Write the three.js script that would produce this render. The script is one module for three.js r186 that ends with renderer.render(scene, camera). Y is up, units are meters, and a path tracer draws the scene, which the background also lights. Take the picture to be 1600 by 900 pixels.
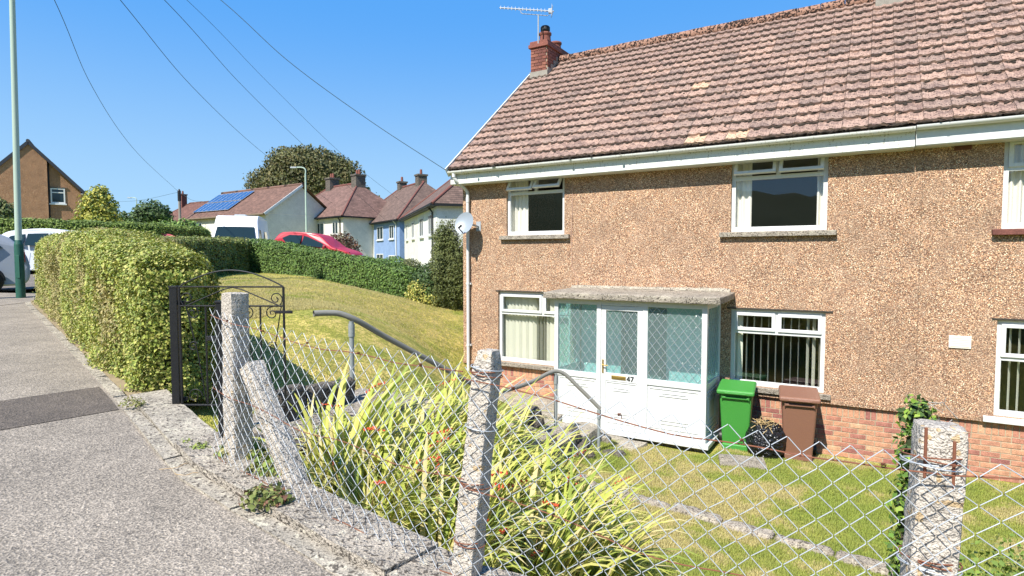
import * as THREE from 'three';
import { RoundedBoxGeometry } from 'three/addons/geometries/RoundedBoxGeometry.js';
import { mergeGeometries } from 'three/addons/utils/BufferGeometryUtils.js';
import { ImprovedNoise } from 'three/addons/math/ImprovedNoise.js';
import { TextGeometry } from 'three/addons/geometries/TextGeometry.js';
import { FontLoader } from 'three/addons/loaders/FontLoader.js';

// ---------------------------------------------------------------- camera, sky, sun, exposure
const EYE = 3.12, FOC = 915, PITCH = Math.atan(46 / FOC);
const scene = new THREE.Scene();
const camera = new THREE.PerspectiveCamera(2 * Math.atan(450 / FOC) * 180 / Math.PI, 16 / 9, 0.1, 900);
camera.position.set(0, EYE, 0);
camera.rotation.set(-PITCH, 0, 0);
const renderer = new THREE.WebGLRenderer({ antialias: true });
renderer.setSize(1024, 576);
renderer.toneMapping = THREE.LinearToneMapping;
renderer.toneMappingExposure = 1.8;
renderer.shadowMap.enabled = true;
renderer.shadowMap.type = THREE.PCFSoftShadowMap;

const SUN_EL = 55 * Math.PI / 180;
const SUN = new THREE.Vector3(-0.72 * Math.cos(SUN_EL), Math.sin(SUN_EL), 0.69 * Math.cos(SUN_EL)).normalize();
const sun = new THREE.DirectionalLight(new THREE.Color(1.0, 0.955, 0.87), 4.6);
sun.position.copy(SUN).multiplyScalar(60); sun.target.position.set(0, 0, -10);
sun.castShadow = true; sun.shadow.mapSize.set(4096, 4096); sun.shadow.radius = 1;
Object.assign(sun.shadow.camera, { left: -40, right: 40, top: 40, bottom: -40, near: 1, far: 140 });
sun.shadow.bias = -0.0004;
scene.add(sun, sun.target);
{ // clear summer sky: pale at the horizon, deep blue overhead
  const W = 512, H = 256, d = new Float32Array(W * H * 4);
  const hor = [0.46, 0.73, 0.97], mid = [0.105, 0.39, 0.92], zen = [0.04, 0.20, 0.62], gro = [0.2, 0.2, 0.17];
  const sm = (a, b, x) => { const t = Math.min(1, Math.max(0, (x - a) / (b - a))); return t * t * (3 - 2 * t); };
  for (let j = 0; j < H; j++) {
    const el = (j + 0.5) / H * 180 - 90;
    for (let i = 0; i < W; i++) {
      const k = (j * W + i) * 4, a = sm(-2, 24, el), b = sm(18, 75, el), g = sm(-6, -1, el);
      for (let c = 0; c < 3; c++) { let v = hor[c] * (1 - a) + mid[c] * a; v = v * (1 - b) + zen[c] * b; d[k + c] = (gro[c] * (1 - g) + v * g) * 0.58; }
      d[k + 3] = 1;
    }
  }
  const t = new THREE.DataTexture(d, W, H, THREE.RGBAFormat, THREE.FloatType);
  t.mapping = THREE.EquirectangularReflectionMapping; t.magFilter = t.minFilter = THREE.LinearFilter; t.needsUpdate = true;
  scene.background = t; scene.environment = t;
}

// ---------------------------------------------------------------- helpers
function rngOf(seed) { let a = seed >>> 0; return () => { a = a + 0x6D2B79F5 | 0; let t = Math.imul(a ^ a >>> 15, 1 | a); t = t + Math.imul(t ^ t >>> 7, 61 | t) ^ t; return ((t ^ t >>> 14) >>> 0) / 4294967296; }; }
const rnd = rngOf(4711), rr = (a, b) => a + (b - a) * rnd();
const IN = new ImprovedNoise();
const noise = (x, y, z = 0) => IN.noise(x + 31.7, y + 17.3, z + 5.1);
const fbm = (x, y, z = 0, o = 4) => { let s = 0, a = 0.5; for (let i = 0; i < o; i++) { s += a * noise(x, y, z); x *= 2.03; y *= 2.03; z *= 2.03; a *= 0.5; } return s; };
const clamp = (x, a = 0, b = 1) => Math.min(b, Math.max(a, x)), lerp = (a, b, t) => a + (b - a) * t;
const smooth = (a, b, x) => { const t = clamp((x - a) / (b - a)); return t * t * (3 - 2 * t); };
const V = (x, y, z) => new THREE.Vector3(x, y, z);
const lin = (r, g, b) => new THREE.Color().setRGB(r, g, b);
// a survey point: picture direction (px, py of the 1600 x 900 photograph) at Z metres in front of the camera
const CP = Math.cos(PITCH), SP = Math.sin(PITCH);
function at(px, py, Z) { const x = (px - 800) / FOC, y = -(py - 450) / FOC, ry = y * CP - SP, rz = CP + y * SP, k = Z / rz; return V(x * k, EYE + ry * k, -Z); }
const taken = new Map();
function numbered(n) { const k = taken.get(n) || 0; taken.set(n, k + 1); return k ? `${n}_${String(k).padStart(3, '0')}` : n; }
function tag(o, label, category, group, kind) { if (label) o.userData.label = label; if (category) o.userData.category = category; if (group) o.userData.group = group; if (kind) o.userData.kind = kind; return o; }
function mesh(name, geo, mat, parent) { const m = new THREE.Mesh(geo, mat); m.castShadow = m.receiveShadow = true; m.name = parent ? name : numbered(name); (parent || scene).add(m); return m; }
function base(name, pos = [0, 0, 0], turn = 0) { const g = new THREE.Group(); g.name = numbered(name); g.position.set(...pos); g.rotation.y = turn; scene.add(g); return g; }
function structure(name, geo, mat) { const m = mesh(name, geo, mat); m.userData.kind = 'structure'; return m; }
const plain = g => { let h = g.index ? g.toNonIndexed() : g; for (const k of Object.keys(h.attributes)) if (!['position', 'normal', 'uv'].includes(k)) h.deleteAttribute(k); if (!h.attributes.uv) h.setAttribute('uv', new THREE.BufferAttribute(new Float32Array(h.attributes.position.count * 2), 2)); h.morphAttributes = {}; return h; };
const merge = list => mergeGeometries(list.map(plain), false);
const bx = (w, h, d, x = 0, y = 0, z = 0) => new THREE.BoxGeometry(w, h, d).translate(x, y, z);
const span = (x0, x1, y0, y1, z0, z1) => bx(x1 - x0, y1 - y0, z1 - z0, (x0 + x1) / 2, (y0 + y1) / 2, (z0 + z1) / 2);
const rb = (w, h, d, r, x = 0, y = 0, z = 0, seg = 2) => new RoundedBoxGeometry(w, h, d, seg, r).translate(x, y, z);
const rspan = (x0, x1, y0, y1, z0, z1, r = 0.006) => rb(x1 - x0, y1 - y0, z1 - z0, r, (x0 + x1) / 2, (y0 + y1) / 2, (z0 + z1) / 2);
function tube(pts, r, rad = 6, seg) { const c = new THREE.CatmullRomCurve3(pts, false, 'centripetal'); return new THREE.TubeGeometry(c, seg || pts.length * 4, r, rad, false); }
function rod(a, b, r, rad = 8, r2 = r) { const d = b.clone().sub(a), g = new THREE.CylinderGeometry(r2, r, d.length(), rad); g.applyQuaternion(new THREE.Quaternion().setFromUnitVectors(V(0, 1, 0), d.clone().normalize())); const m = a.clone().add(b).multiplyScalar(0.5); return g.translate(m.x, m.y, m.z); }
// straight-edged polyline tube with mitred joints
function wire(pts, r, sides = 5) {
  const n = pts.length, P = new Float32Array(n * sides * 3), N = new Float32Array(n * sides * 3), idx = [];
  for (let i = 0; i < n; i++) {
    const t = pts[Math.min(n - 1, i + 1)].clone().sub(pts[Math.max(0, i - 1)]).normalize();
    const a = Math.abs(t.y) > 0.95 ? V(1, 0, 0) : V(0, 1, 0), u = a.clone().cross(t).normalize(), v = t.clone().cross(u);
    for (let k = 0; k < sides; k++) {
      const c = Math.cos(k / sides * 6.2832), s = Math.sin(k / sides * 6.2832), o = (i * sides + k) * 3;
      const nx = u.x * c + v.x * s, ny = u.y * c + v.y * s, nz = u.z * c + v.z * s;
      N.set([nx, ny, nz], o); P.set([pts[i].x + nx * r, pts[i].y + ny * r, pts[i].z + nz * r], o);
      if (i < n - 1) { const b = i * sides + k, e = i * sides + (k + 1) % sides; idx.push(b, e, b + sides, e, e + sides, b + sides); }
    }
  }
  const g = new THREE.BufferGeometry(); g.setAttribute('position', new THREE.BufferAttribute(P, 3)); g.setAttribute('normal', new THREE.BufferAttribute(N, 3)); g.setIndex(idx); return g;
}
// uv in metres by the face's main direction
function boxUV(g, k = 1, ox = 0, oy = 0) {
  g = plain(g); const p = g.attributes.position, n = g.attributes.normal, uv = new Float32Array(p.count * 2);
  for (let i = 0; i < p.count; i += 3) {
    let ax = 0, ay = 0, az = 0; for (let j = 0; j < 3; j++) { ax += n.getX(i + j); ay += n.getY(i + j); az += n.getZ(i + j); }
    ax = Math.abs(ax); ay = Math.abs(ay); az = Math.abs(az);
    for (let j = 0; j < 3; j++) { const x = p.getX(i + j), y = p.getY(i + j), z = p.getZ(i + j); const [u, v] = az >= ax && az >= ay ? [x, y] : ax >= ay ? [z, y] : [x, z]; uv[(i + j) * 2] = u * k + ox; uv[(i + j) * 2 + 1] = v * k + oy; }
  }
  g.setAttribute('uv', new THREE.BufferAttribute(uv, 2)); return g;
}
// rough lump: subdivided box pushed about by noise
function rough(w, h, d, amp, freq, seed = 0, seg = 8, top = 1) {
  const sg = x => Math.max(seg > 25 ? 7 : 2, Math.round(seg * x / Math.max(w, h, d))), g = new THREE.BoxGeometry(w, h, d, sg(w), sg(h), sg(d));
  const p = g.attributes.position;
  for (let i = 0; i < p.count; i++) {
    let x = p.getX(i), y = p.getY(i), z = p.getZ(i);
    const ex = Math.abs(x) > w / 2 - 1e-4 ? 1 : 0, ey = Math.abs(y) > h / 2 - 1e-4 ? 1 : 0, ez = Math.abs(z) > d / 2 - 1e-4 ? 1 : 0;
    if (ex + ey + ez > 1) { const q = amp * 0.9; x -= Math.sign(x) * ex * q; y -= Math.sign(y) * ey * q; z -= Math.sign(z) * ez * q; }
    const f = y > 0 ? top : 1;
    p.setXYZ(i, x * lerp(1, f, clamp(y / h + 0.5)) + amp * fbm(x * freq + seed, y * freq, z * freq) * 2, y + amp * fbm(x * freq, y * freq + seed + 9, z * freq) * 2, z * lerp(1, f, clamp(y / h + 0.5)) + amp * fbm(x * freq, y * freq, z * freq + seed + 21) * 2);
  }
  g.computeVertexNormals(); return g;
}

// ---------------------------------------------------------------- textures and materials
function texture(size, fn, srgb = true) {
  const d = new Uint8Array(size * size * 4);
  for (let j = 0; j < size; j++) for (let i = 0; i < size; i++) { const c = fn(i / size, j / size, i, j), k = (j * size + i) * 4; if (typeof c === 'number') { d[k] = d[k + 1] = d[k + 2] = clamp(c) * 255; } else { d[k] = clamp(c[0]) * 255; d[k + 1] = clamp(c[1]) * 255; d[k + 2] = clamp(c[2]) * 255; } d[k + 3] = 255; }
  const t = new THREE.DataTexture(d, size, size); t.wrapS = t.wrapT = THREE.RepeatWrapping; t.magFilter = THREE.LinearFilter; t.minFilter = THREE.LinearMipmapLinearFilter; t.generateMipmaps = true;
  if (srgb) t.colorSpace = THREE.SRGBColorSpace; t.needsUpdate = true; return t;
}
// tileable value noise on a lattice of n cells
function lattice(n, seed) { const r = rngOf(seed), a = new Float32Array(n * n); for (let i = 0; i < n * n; i++) a[i] = r(); return (u, v) => { const x = u * n, y = v * n, i = Math.floor(x), j = Math.floor(y); let fx = x - i, fy = y - j; fx = fx * fx * (3 - 2 * fx); fy = fy * fy * (3 - 2 * fy); const i0 = ((i % n) + n) % n, i1 = (i0 + 1) % n, j0 = ((j % n) + n) % n, j1 = (j0 + 1) % n; return lerp(lerp(a[j0 * n + i0], a[j0 * n + i1], fx), lerp(a[j1 * n + i0], a[j1 * n + i1], fx), fy); }; }
const L8 = lattice(8, 1), L16 = lattice(16, 2), L32 = lattice(32, 3), L64 = lattice(64, 4), L128 = lattice(128, 5), L256 = lattice(256, 6), L512 = lattice(512, 7);
const oct = (u, v) => L8(u, v) * 0.4 + L16(u, v) * 0.27 + L32(u, v) * 0.18 + L64(u, v) * 0.15;
const mixc = (a, b, t) => [lerp(a[0], b[0], t), lerp(a[1], b[1], t), lerp(a[2], b[2], t)];
const sc = (c, k) => [c[0] * k, c[1] * k, c[2] * k];
const std = (o) => new THREE.MeshStandardMaterial(Object.assign({ roughness: 0.85, side: THREE.DoubleSide }, o));
const M = {};
{ // pebble dash: small stones of mixed colours bedded in render
  const S = 2048, C = 236, r = rngOf(77), px = new Float32Array(C * C), py = new Float32Array(C * C), pc = new Uint8Array(C * C), pb = new Float32Array(C * C);
  for (let i = 0; i < C * C; i++) { px[i] = r(); py[i] = r(); pc[i] = Math.floor(r() * 12); pb[i] = 0.72 + r() * 0.5; }
  const pal = [[0.72, 0.58, 0.47], [0.78, 0.66, 0.55], [0.66, 0.51, 0.41], [0.58, 0.43, 0.34], [0.86, 0.78, 0.68], [0.70, 0.56, 0.45], [0.46, 0.33, 0.26], [0.76, 0.63, 0.51], [0.64, 0.52, 0.44], [0.70, 0.59, 0.51], [0.38, 0.30, 0.26], [0.74, 0.57, 0.44]];
  const bump = new Uint8Array(S * S * 4);
  M.dashMap = texture(S, (u, v, i, j) => {
    const x = u * C, y = v * C, ci = Math.floor(x), cj = Math.floor(y); let d1 = 9, id = 0;
    for (let b = -1; b <= 1; b++) for (let a = -1; a <= 1; a++) { const I = (ci + a + C) % C, J = (cj + b + C) % C, q = J * C + I, dx = ci + a + px[q] - x, dy = (cj + b + py[q] - y) * 1.15, dd = dx * dx + dy * dy; if (dd < d1) { d1 = dd; id = q; } }
    const e = clamp(1 - d1 * 2.1), k = (j * S + i) * 4, hgt = Math.sqrt(e) * (0.55 + 0.45 * (pb[id] - 0.72) * 2); bump[k] = bump[k + 1] = bump[k + 2] = hgt * 255; bump[k + 3] = 255;
    const stain = oct(u, v), m = 0.88 + 0.24 * stain; const c = mixc([0.50, 0.40, 0.32], sc(pal[pc[id]], pb[id]), smooth(0.05, 0.4, e));
    return sc(mixc([c[0] * 1.07, c[1] * 1.065, c[2] * 1.05], [0.64, 0.54, 0.46], 0.25 * smooth(0.5, 0.7, L16(u + 0.3, v))), m);
  });
  const bt = new THREE.DataTexture(bump, S, S); bt.wrapS = bt.wrapT = THREE.RepeatWrapping; bt.magFilter = THREE.LinearFilter; bt.needsUpdate = true; M.dashBump = bt;
  for (const t of [M.dashMap, bt]) t.repeat.set(1 / 2.9, 1 / 2.9);
  M.dash = std({ map: M.dashMap, bumpMap: bt, bumpScale: 0.006, roughness: 0.95 });
}
M.asphaltMap = texture(1024, (u, v) => { const a = L256(u, v), b = L512(u, v), c = oct(u, v), d = L128(u + 0.2, v); let g = 0.505 + (b - 0.5) * 0.26 + (a - 0.5) * 0.18 + (c - 0.5) * 0.14; if (d > 0.80 && a > 0.55) g -= 0.16; if (b > 0.93) g += 0.12;  return [g * 1.075, g * 1.0, g * 0.905]; });
M.asphaltBump = texture(1024, (u, v) => 0.5 * L256(u, v) + 0.5 * L512(u, v), false);
for (const t of [M.asphaltMap, M.asphaltBump]) t.repeat.set(1 / 2.2, 1 / 2.2);
M.asphalt = std({ map: M.asphaltMap, bumpMap: M.asphaltBump, bumpScale: 0.008, roughness: 0.95 });
M.patch = std({ map: M.asphaltMap, bumpMap: M.asphaltBump, bumpScale: 0.008, roughness: 0.95, color: lin(0.42, 0.40, 0.40) });
M.road = std({ map: M.asphaltMap, roughness: 0.95, color: lin(0.6, 0.6, 0.62) });
M.concMap = texture(1024, (u, v) => { const c = oct(u, v), f = L256(u, v), g2 = L512(u, v), b = L64(u, v) * 0.55 + L128(u, v) * 0.45; let g = 0.60 + (c - 0.5) * 0.22 + (f - 0.5) * 0.2 + (g2 - 0.5) * 0.14; let col = [g * 1.02, g * 0.985, g * 0.93]; if (b > 0.62) col = mixc(col, [0.24, 0.22, 0.20], smooth(0.635, 0.68, b) * 0.72); const li = L32(u + 0.4, v + 0.1) * 0.6 + L128(u, v + 0.5) * 0.4; if (li > 0.68) col = mixc(col, [0.80, 0.79, 0.73], smooth(0.68, 0.74, li) * 0.6); return col; });
M.concBump = texture(1024, (u, v) => 0.45 * L64(u, v) + 0.3 * L128(u, v) + 0.25 * L256(u, v), false);
M.conc = std({ map: M.concMap, bumpMap: M.concBump, bumpScale: 0.018, roughness: 0.95, color: lin(0.96, 0.90, 0.83) });
M.concDark = std({ map: M.concMap, bumpMap: M.concBump, bumpScale: 0.03, roughness: 0.98, color: lin(0.42, 0.39, 0.36) });
M.postMap = texture(512, (u, v) => { const c = oct(u, v), f = L256(u, v), s = L128(u + 0.3, v); let g = 0.70 + (c - 0.5) * 0.26 + (f - 0.5) * 0.2; let col = [g * 1.02, g * 0.985, g * 0.935]; if (s > 0.82) col = mixc(col, [0.28, 0.26, 0.24], 0.6); const o = L32(u + 0.7, v); if (o > 0.86) col = mixc(col, [0.72, 0.58, 0.36], 0.5); return col; });
M.post = std({ map: M.postMap, bumpMap: M.concBump, bumpScale: 0.010, color: lin(1.0, 0.965, 0.92), roughness: 0.95 });
M.concPale = std({ map: M.concMap, bumpMap: M.concBump, bumpScale: 0.008, roughness: 0.95, color: lin(1.0, 0.95, 0.86) });
M.slab = std({ map: texture(512, (u, v) => { const g = 0.66 + (oct(u, v) - 0.5) * 0.16 + (L256(u, v) - 0.5) * 0.16; return [g * 1.02, g * 0.98, g * 0.91]; }), roughness: 0.95 });
M.grassMap = texture(1024, (u, v) => { const f = L512(u, v), m = L256(u, v), c = oct(u, v), d = L64(u, v) * 0.5 + L128(u, v) * 0.5; let col = mixc([0.58, 0.58, 0.24], [0.80, 0.73, 0.44], smooth(0.35, 0.7, c * 0.5 + d * 0.5)); return sc(col, 0.62 + 0.38 * f + 0.28 * m); });
M.grassMap.repeat.set(1 / 3, 1 / 3);
M.grassBump = texture(512, (u, v) => 0.6 * L256(u, v) + 0.4 * L128(u, v), false); M.grassBump.repeat.set(1 / 1.5, 1 / 1.5);
M.lawn = std({ map: M.grassMap, bumpMap: M.grassBump, bumpScale: 0.03, vertexColors: true, roughness: 1 });
M.farGround = std({ map: M.grassMap, roughness: 1, color: lin(0.6, 0.7, 0.55) });
const brickTex = texture(512, (u, v) => { const g = 0.86 + (L128(u, v) - 0.5) * 0.25 + (oct(u, v) - 0.5) * 0.3; return [g, g, g]; });
M.bricks = [[0.66, 0.27, 0.15], [0.56, 0.20, 0.125], [0.40, 0.125, 0.095], [0.74, 0.34, 0.19], [0.48, 0.16, 0.11], [0.62, 0.24, 0.14]].map(c => std({ color: lin(c[0] * 1.1, c[1] * 1.38, c[2] * 1.5), map: brickTex, bumpMap: M.concBump, bumpScale: 0.006, roughness: 0.92 }));
M.stackBricks = [[0.30, 0.105, 0.075], [0.22, 0.08, 0.062], [0.36, 0.14, 0.095]].map(c => std({ color: lin(...c), map: brickTex, roughness: 0.92 }));
M.mortar = std({ color: lin(0.95, 0.84, 0.68), map: M.slab.map, roughness: 0.98 });
const tileTex = texture(1024, (u, v) => { const c = oct(u, v), f = L256(u, v), b = L64(u, v) * 0.5 + L128(u, v) * 0.5, st = L128(u * 0.5 + 0.25, v * 0.12); let col = [0.715, 0.60, 0.535]; col = mixc(col, [0.57, 0.475, 0.43], smooth(0.4, 0.65, c)); col = mixc(col, [0.76, 0.66, 0.59], 0.5 * smooth(0.55, 0.8, st)); col = sc(col, 0.88 + 0.24 * f); if (b > 0.67) col = mixc(col, [0.15, 0.11, 0.095], smooth(0.67, 0.72, b)); return col; });
M.tiles = [[0.78, 0.76, 0.76], [0.70, 0.67, 0.67], [0.86, 0.82, 0.8], [0.64, 0.64, 0.65]].map(c => std({ map: tileTex, color: lin(...c), bumpMap: M.concBump, bumpScale: 0.006, roughness: 0.95 }));
M.tilePale = std({ map: tileTex, color: lin(1.25, 1.2, 1.0), roughness: 0.95 });
const ridgeTex = texture(512, (u, v) => { const b = L32(u, v) * 0.5 + L64(u, v) * 0.5; return mixc([0.60, 0.46, 0.39], [0.17, 0.115, 0.09], smooth(0.45, 0.6, b)); });
M.ridge = std({ map: ridgeTex, roughness: 0.97 });
M.deck = std({ color: lin(0.05, 0.04, 0.035) });
const upvcTex = texture(256, (u, v) => { const g = 0.95 + (L32(u, v) - 0.5) * 0.03 + (L128(u, v) - 0.5) * 0.02; return [g, g, g * 0.995]; });
M.upvc = std({ map: upvcTex, roughness: 0.34, color: lin(0.74, 0.75, 0.745) });
const gutTex = texture(512, (u, v) => { const d = L64(u, v * 0.3) * 0.5 + L128(u, v) * 0.5; return mixc([0.92, 0.92, 0.90], [0.60, 0.56, 0.48], smooth(0.68, 0.85, d) * 0.6); });
M.gutter = std({ map: gutTex, roughness: 0.45, color: lin(0.84, 0.85, 0.84) });
M.glass = new THREE.MeshPhysicalMaterial({ color: 0xffffff, transmission: 1, thickness: 0, roughness: 0, ior: 1.55, side: THREE.DoubleSide });
const obsBump = texture(512, (u, v) => 0.5 * L32(u, v) + 0.35 * L64(u, v) + 0.15 * L16(u, v), false);
M.obscure = new THREE.MeshPhysicalMaterial({ color: lin(0.76, 0.92, 0.91), transmission: 0.92, thickness: 0, roughness: 0.14, ior: 1.5, bumpMap: obsBump, bumpScale: 0.012, side: THREE.DoubleSide });
M.lead = std({ color: lin(0.42, 0.46, 0.48), roughness: 0.5, metalness: 0.3 });
M.dark = std({ color: lin(0.05, 0.05, 0.055), roughness: 0.9 });
M.room = std({ color: lin(0.20, 0.18, 0.16), roughness: 0.95 });
M.roomFloor = std({ color: lin(0.10, 0.08, 0.06), roughness: 0.9 });
M.curtain = std({ color: lin(0.78, 0.76, 0.68), roughness: 0.95 });
M.slat = std({ color: lin(0.74, 0.75, 0.62), roughness: 0.9 });
M.brass = std({ color: lin(0.60, 0.42, 0.14), metalness: 0.9, roughness: 0.35 });
M.black = std({ color: lin(0.012, 0.012, 0.013), roughness: 0.5 });
M.iron = std({ color: lin(0.008, 0.008, 0.009), roughness: 0.55, bumpMap: M.concBump, bumpScale: 0.002 });
M.zinc = std({ color: lin(0.47, 0.50, 0.53), metalness: 0.3, roughness: 0.5 });
M.pipeBlue = std({ color: lin(0.62, 0.74, 0.86), metalness: 0, roughness: 0.55, map: M.slab.map });
M.rail = std({ color: lin(0.24, 0.23, 0.20), roughness: 0.6, bumpMap: M.concBump, bumpScale: 0.003 });
M.rust = std({ color: lin(0.20, 0.075, 0.04), roughness: 0.95 });
M.lead2 = std({ map: M.slab.map, color: lin(0.66, 0.66, 0.66), roughness: 0.85 });
M.grey = std({ color: lin(0.36, 0.39, 0.42), roughness: 0.45 });
M.earth = std({ color: lin(0.62, 0.52, 0.36), roughness: 1, map: M.slab.map });
M.wood = std({ color: lin(0.20, 0.15, 0.11), roughness: 0.95 });
M.bark = std({ color: lin(0.10, 0.075, 0.055), roughness: 1 });
const leafMat = (r, g, b) => new THREE.MeshPhysicalMaterial({ color: lin(r, g, b), roughness: 0.75, transmission: 0.3, thickness: 0, side: THREE.DoubleSide });
M.leaf = leafMat(1, 1, 1);
M.leafSolid = std({ color: lin(1, 1, 1), roughness: 0.62 });
// ---------------------------------------------------------------- the lie of the land (X right, Z ahead of the camera, y up)
const CTRL = [
  // bank just inside the fence
  [5.6, 0.5, 1.2], [3.0, 1.4, 1.35], [1.3, 1.95, 1.4], [-0.05, 2.45, 1.45], [-1.35, 3.55, 1.6], [-2.15, 4.55, 1.5], [-2.75, 5.3, 1.78],
  [3.9, 2.3, 0.55], [2.2, 3.0, 0.6], [0.9, 3.5, 0.75], [-0.4, 4.6, 1.05], [5.0, 3.6, 0.12], [3.2, 4.3, 0.14], [1.7, 4.9, 0.25], [0.4, 5.7, 0.5],
  // lower lawn in front of the house
  [0.7, 7.8, 0.16], [3.6, 5.7, 0.08], [4.5, 8.2, 0.02], [6.5, 5.0, 0.06], [2.2, 7.2, 0.1], [8, 6.2, 0.02], [9, 3, 0.1], [5.5, 8.2, -0.02], [3.1, 9.0, 0.02], [1.7, 9.3, 0.06],
  // path and steps
  [-1.7, 5.9, 1.56], [-1.2, 6.4, 1.3], [-0.3, 7.3, 0.72], [0.3, 8.4, 0.42], [0.9, 9.5, 0.24], [0.2, 10.6, 0.3], [-0.4, 11.6, 0.34], [-0.9, 12.2, 0.42],
  // upper lawn
  [-2.2, 6.4, 1.92], [-3.3, 7.5, 2.05], [-1.7, 8.2, 1.78], [-2.4, 9.2, 2.12], [-2.2, 10.6, 1.85], [-1.1, 9.8, 1.15], [-1.15, 11.4, 0.98], [-1.5, 13.2, 1.2], [-1.5, 14.5, 1.45], [-0.9, 14.2, 1.3], [-4, 15, 2.36], [-2.6, 15, 1.9],
  [-6, 10, 2.2], [-8.5, 13, 2.35], [-7, 17, 2.5], [-9.7, 21.6, 2.62], [-6.4, 19.8, 2.44], [-4, 18.3, 2.0], [-2.0, 16.8, 1.74], [0, 16.5, 1.5], [-1.2, 18, 1.7], [8, 14, 0.4], [12, 8, 0.1],
  // streets and slopes beyond
  [-10.5, 13, 2.22], [-13.5, 15.6, 2.24], [-12, 20, 2.55], [-12.2, 27, 2.62], [-8.4, 25, 2.42], [-5, 24.4, 2.05], [0, 24, 1.7], [6, 24, 1.4], [-23, 28, 3.2], [-38, 42, 3.1], [-20, 45, 2.5], [-10, 45, 1.9], [-10, 62, 1.8], [-30, 62, 2.2], [10, 50, 1.4], [30, 30, 0.5], [-40, 15, 2.6], [-60, 70, 3], [40, 70, 1], [0, 90, 2],
];
const tps = (() => {
  const n = CTRL.length, m = n + 3, A = Array.from({ length: m }, () => new Float64Array(m + 1)), U = r2 => r2 < 1e-9 ? 0 : r2 * Math.log(r2) * 0.5;
  for (let i = 0; i < n; i++) { for (let j = 0; j < n; j++) A[i][j] = U((CTRL[i][0] - CTRL[j][0]) ** 2 + (CTRL[i][1] - CTRL[j][1]) ** 2) + (i === j ? 0.02 : 0); A[i][n] = 1; A[i][n + 1] = CTRL[i][0]; A[i][n + 2] = CTRL[i][1]; A[i][m] = CTRL[i][2]; A[n][i] = 1; A[n + 1][i] = CTRL[i][0]; A[n + 2][i] = CTRL[i][1]; }
  for (let c = 0; c < m; c++) { let p = c; for (let i = c + 1; i < m; i++) if (Math.abs(A[i][c]) > Math.abs(A[p][c])) p = i; [A[c], A[p]] = [A[p], A[c]]; for (let i = 0; i < m; i++) if (i !== c) { const k = A[i][c] / A[c][c]; if (k) for (let j = c; j <= m; j++) A[i][j] -= k * A[c][j]; } }
  const w = A.map((r, i) => r[m] / r[i]);
  return (X, Z) => { let s = w[n] + w[n + 1] * X + w[n + 2] * Z; for (let i = 0; i < n; i++) s += w[i] * U((X - CTRL[i][0]) ** 2 + (Z - CTRL[i][1]) ** 2); return s; };
})();
const paveY = (X, Z) => 1.87 + 0.022 * (Z - X) / 1.414;
function farY(X, Z) { const r = Math.hypot(X, Z - 30), k = smooth(55, 110, r); return lerp(clamp(tps(X, Z), -0.3, 4.5), 2 + 0.5 * fbm(X / 60, Z / 60), k); }
// the plot's boundary along the pavement, from right to left
const BND = [[9, -1.6], [5.5, -0.05], [2.9, 1.02], [1.2, 1.65], [-0.154, 2.16], [-1.56, 3.3], [-1.95, 3.72], [-2.55, 4.4], [-2.95, 4.85], [-9.6, 12.0], [-10.1, 12.6]];
const bLen = [0]; for (let i = 1; i < BND.length; i++) bLen.push(bLen[i - 1] + Math.hypot(BND[i][0] - BND[i - 1][0], BND[i][1] - BND[i - 1][1]));
function bAt(s) { let i = 1; while (i < BND.length - 1 && bLen[i] < s) i++; const t = (s - bLen[i - 1]) / (bLen[i] - bLen[i - 1]); return [lerp(BND[i - 1][0], BND[i][0], t), lerp(BND[i - 1][1], BND[i][1], t)]; }
const bTotal = bLen[bLen.length - 1];
function gridGeo(nu, nv, fn, colour) {
  const P = [], U = [], I = [], C = [];
  for (let j = 0; j <= nv; j++) for (let i = 0; i <= nu; i++) { const [x, y, z] = fn(i / nu, j / nv); P.push(x, y, z); U.push(x, z); if (colour) C.push(...colour(x, z)); }
  for (let j = 0; j < nv; j++) for (let i = 0; i < nu; i++) { const a = j * (nu + 1) + i, b = a + 1, c = a + nu + 1, d = c + 1; I.push(a, b, c, b, d, c); }
  const g = new THREE.BufferGeometry(); g.setAttribute('position', new THREE.Float32BufferAttribute(P, 3)); g.setAttribute('uv', new THREE.Float32BufferAttribute(U, 2)); if (colour) g.setAttribute('color', new THREE.Float32BufferAttribute(C, 3)); g.setIndex(I); g.computeVertexNormals(); return g;
}
// dry straw patches and greener patches of the lawn
function dry(X, Z) { const n = fbm(X * 0.45 + 3, Z * 0.45, 0, 4) + 0.75 * fbm(X * 1.9, Z * 1.9 + 8, 0, 4); const upper = smooth(0.6, -1.6, X - (Z - 8) * 0.05) * smooth(5, 6.5, Z); return clamp(0.34 + n * 1.5 + upper * 0.46); }
function lawnColour(x, z) { const d = dry(x, -z), n = 1 + 0.25 * fbm(x * 3, z * 3); return [lerp(0.62, 1.12, d) * n, lerp(0.80, 1.06, d) * n, lerp(0.36, 0.95, d) * n]; }
const lawnBump = (X, Z) => 0.05 * fbm(X * 0.8, Z * 0.8) + 0.02 * fbm(X * 3, Z * 3);
const groundY = (X, Z) => tps(X, Z) + lawnBump(X, Z);
function lawnPoint(u, v) {
  const [bx0, bz0] = bAt(u * bTotal), k = smooth(0.2, 1, u), qx = lerp(0.62, -0.03, k), qz = lerp(0.78, 1, k), L = Math.hypot(qx, qz), b = 0.02 + (v * v * 0.75 + v * 0.25) * lerp(26, 11.5, smooth(0.45, 1, u));
  return [bx0 + qx / L * b, bz0 + qz / L * b];
}
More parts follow.
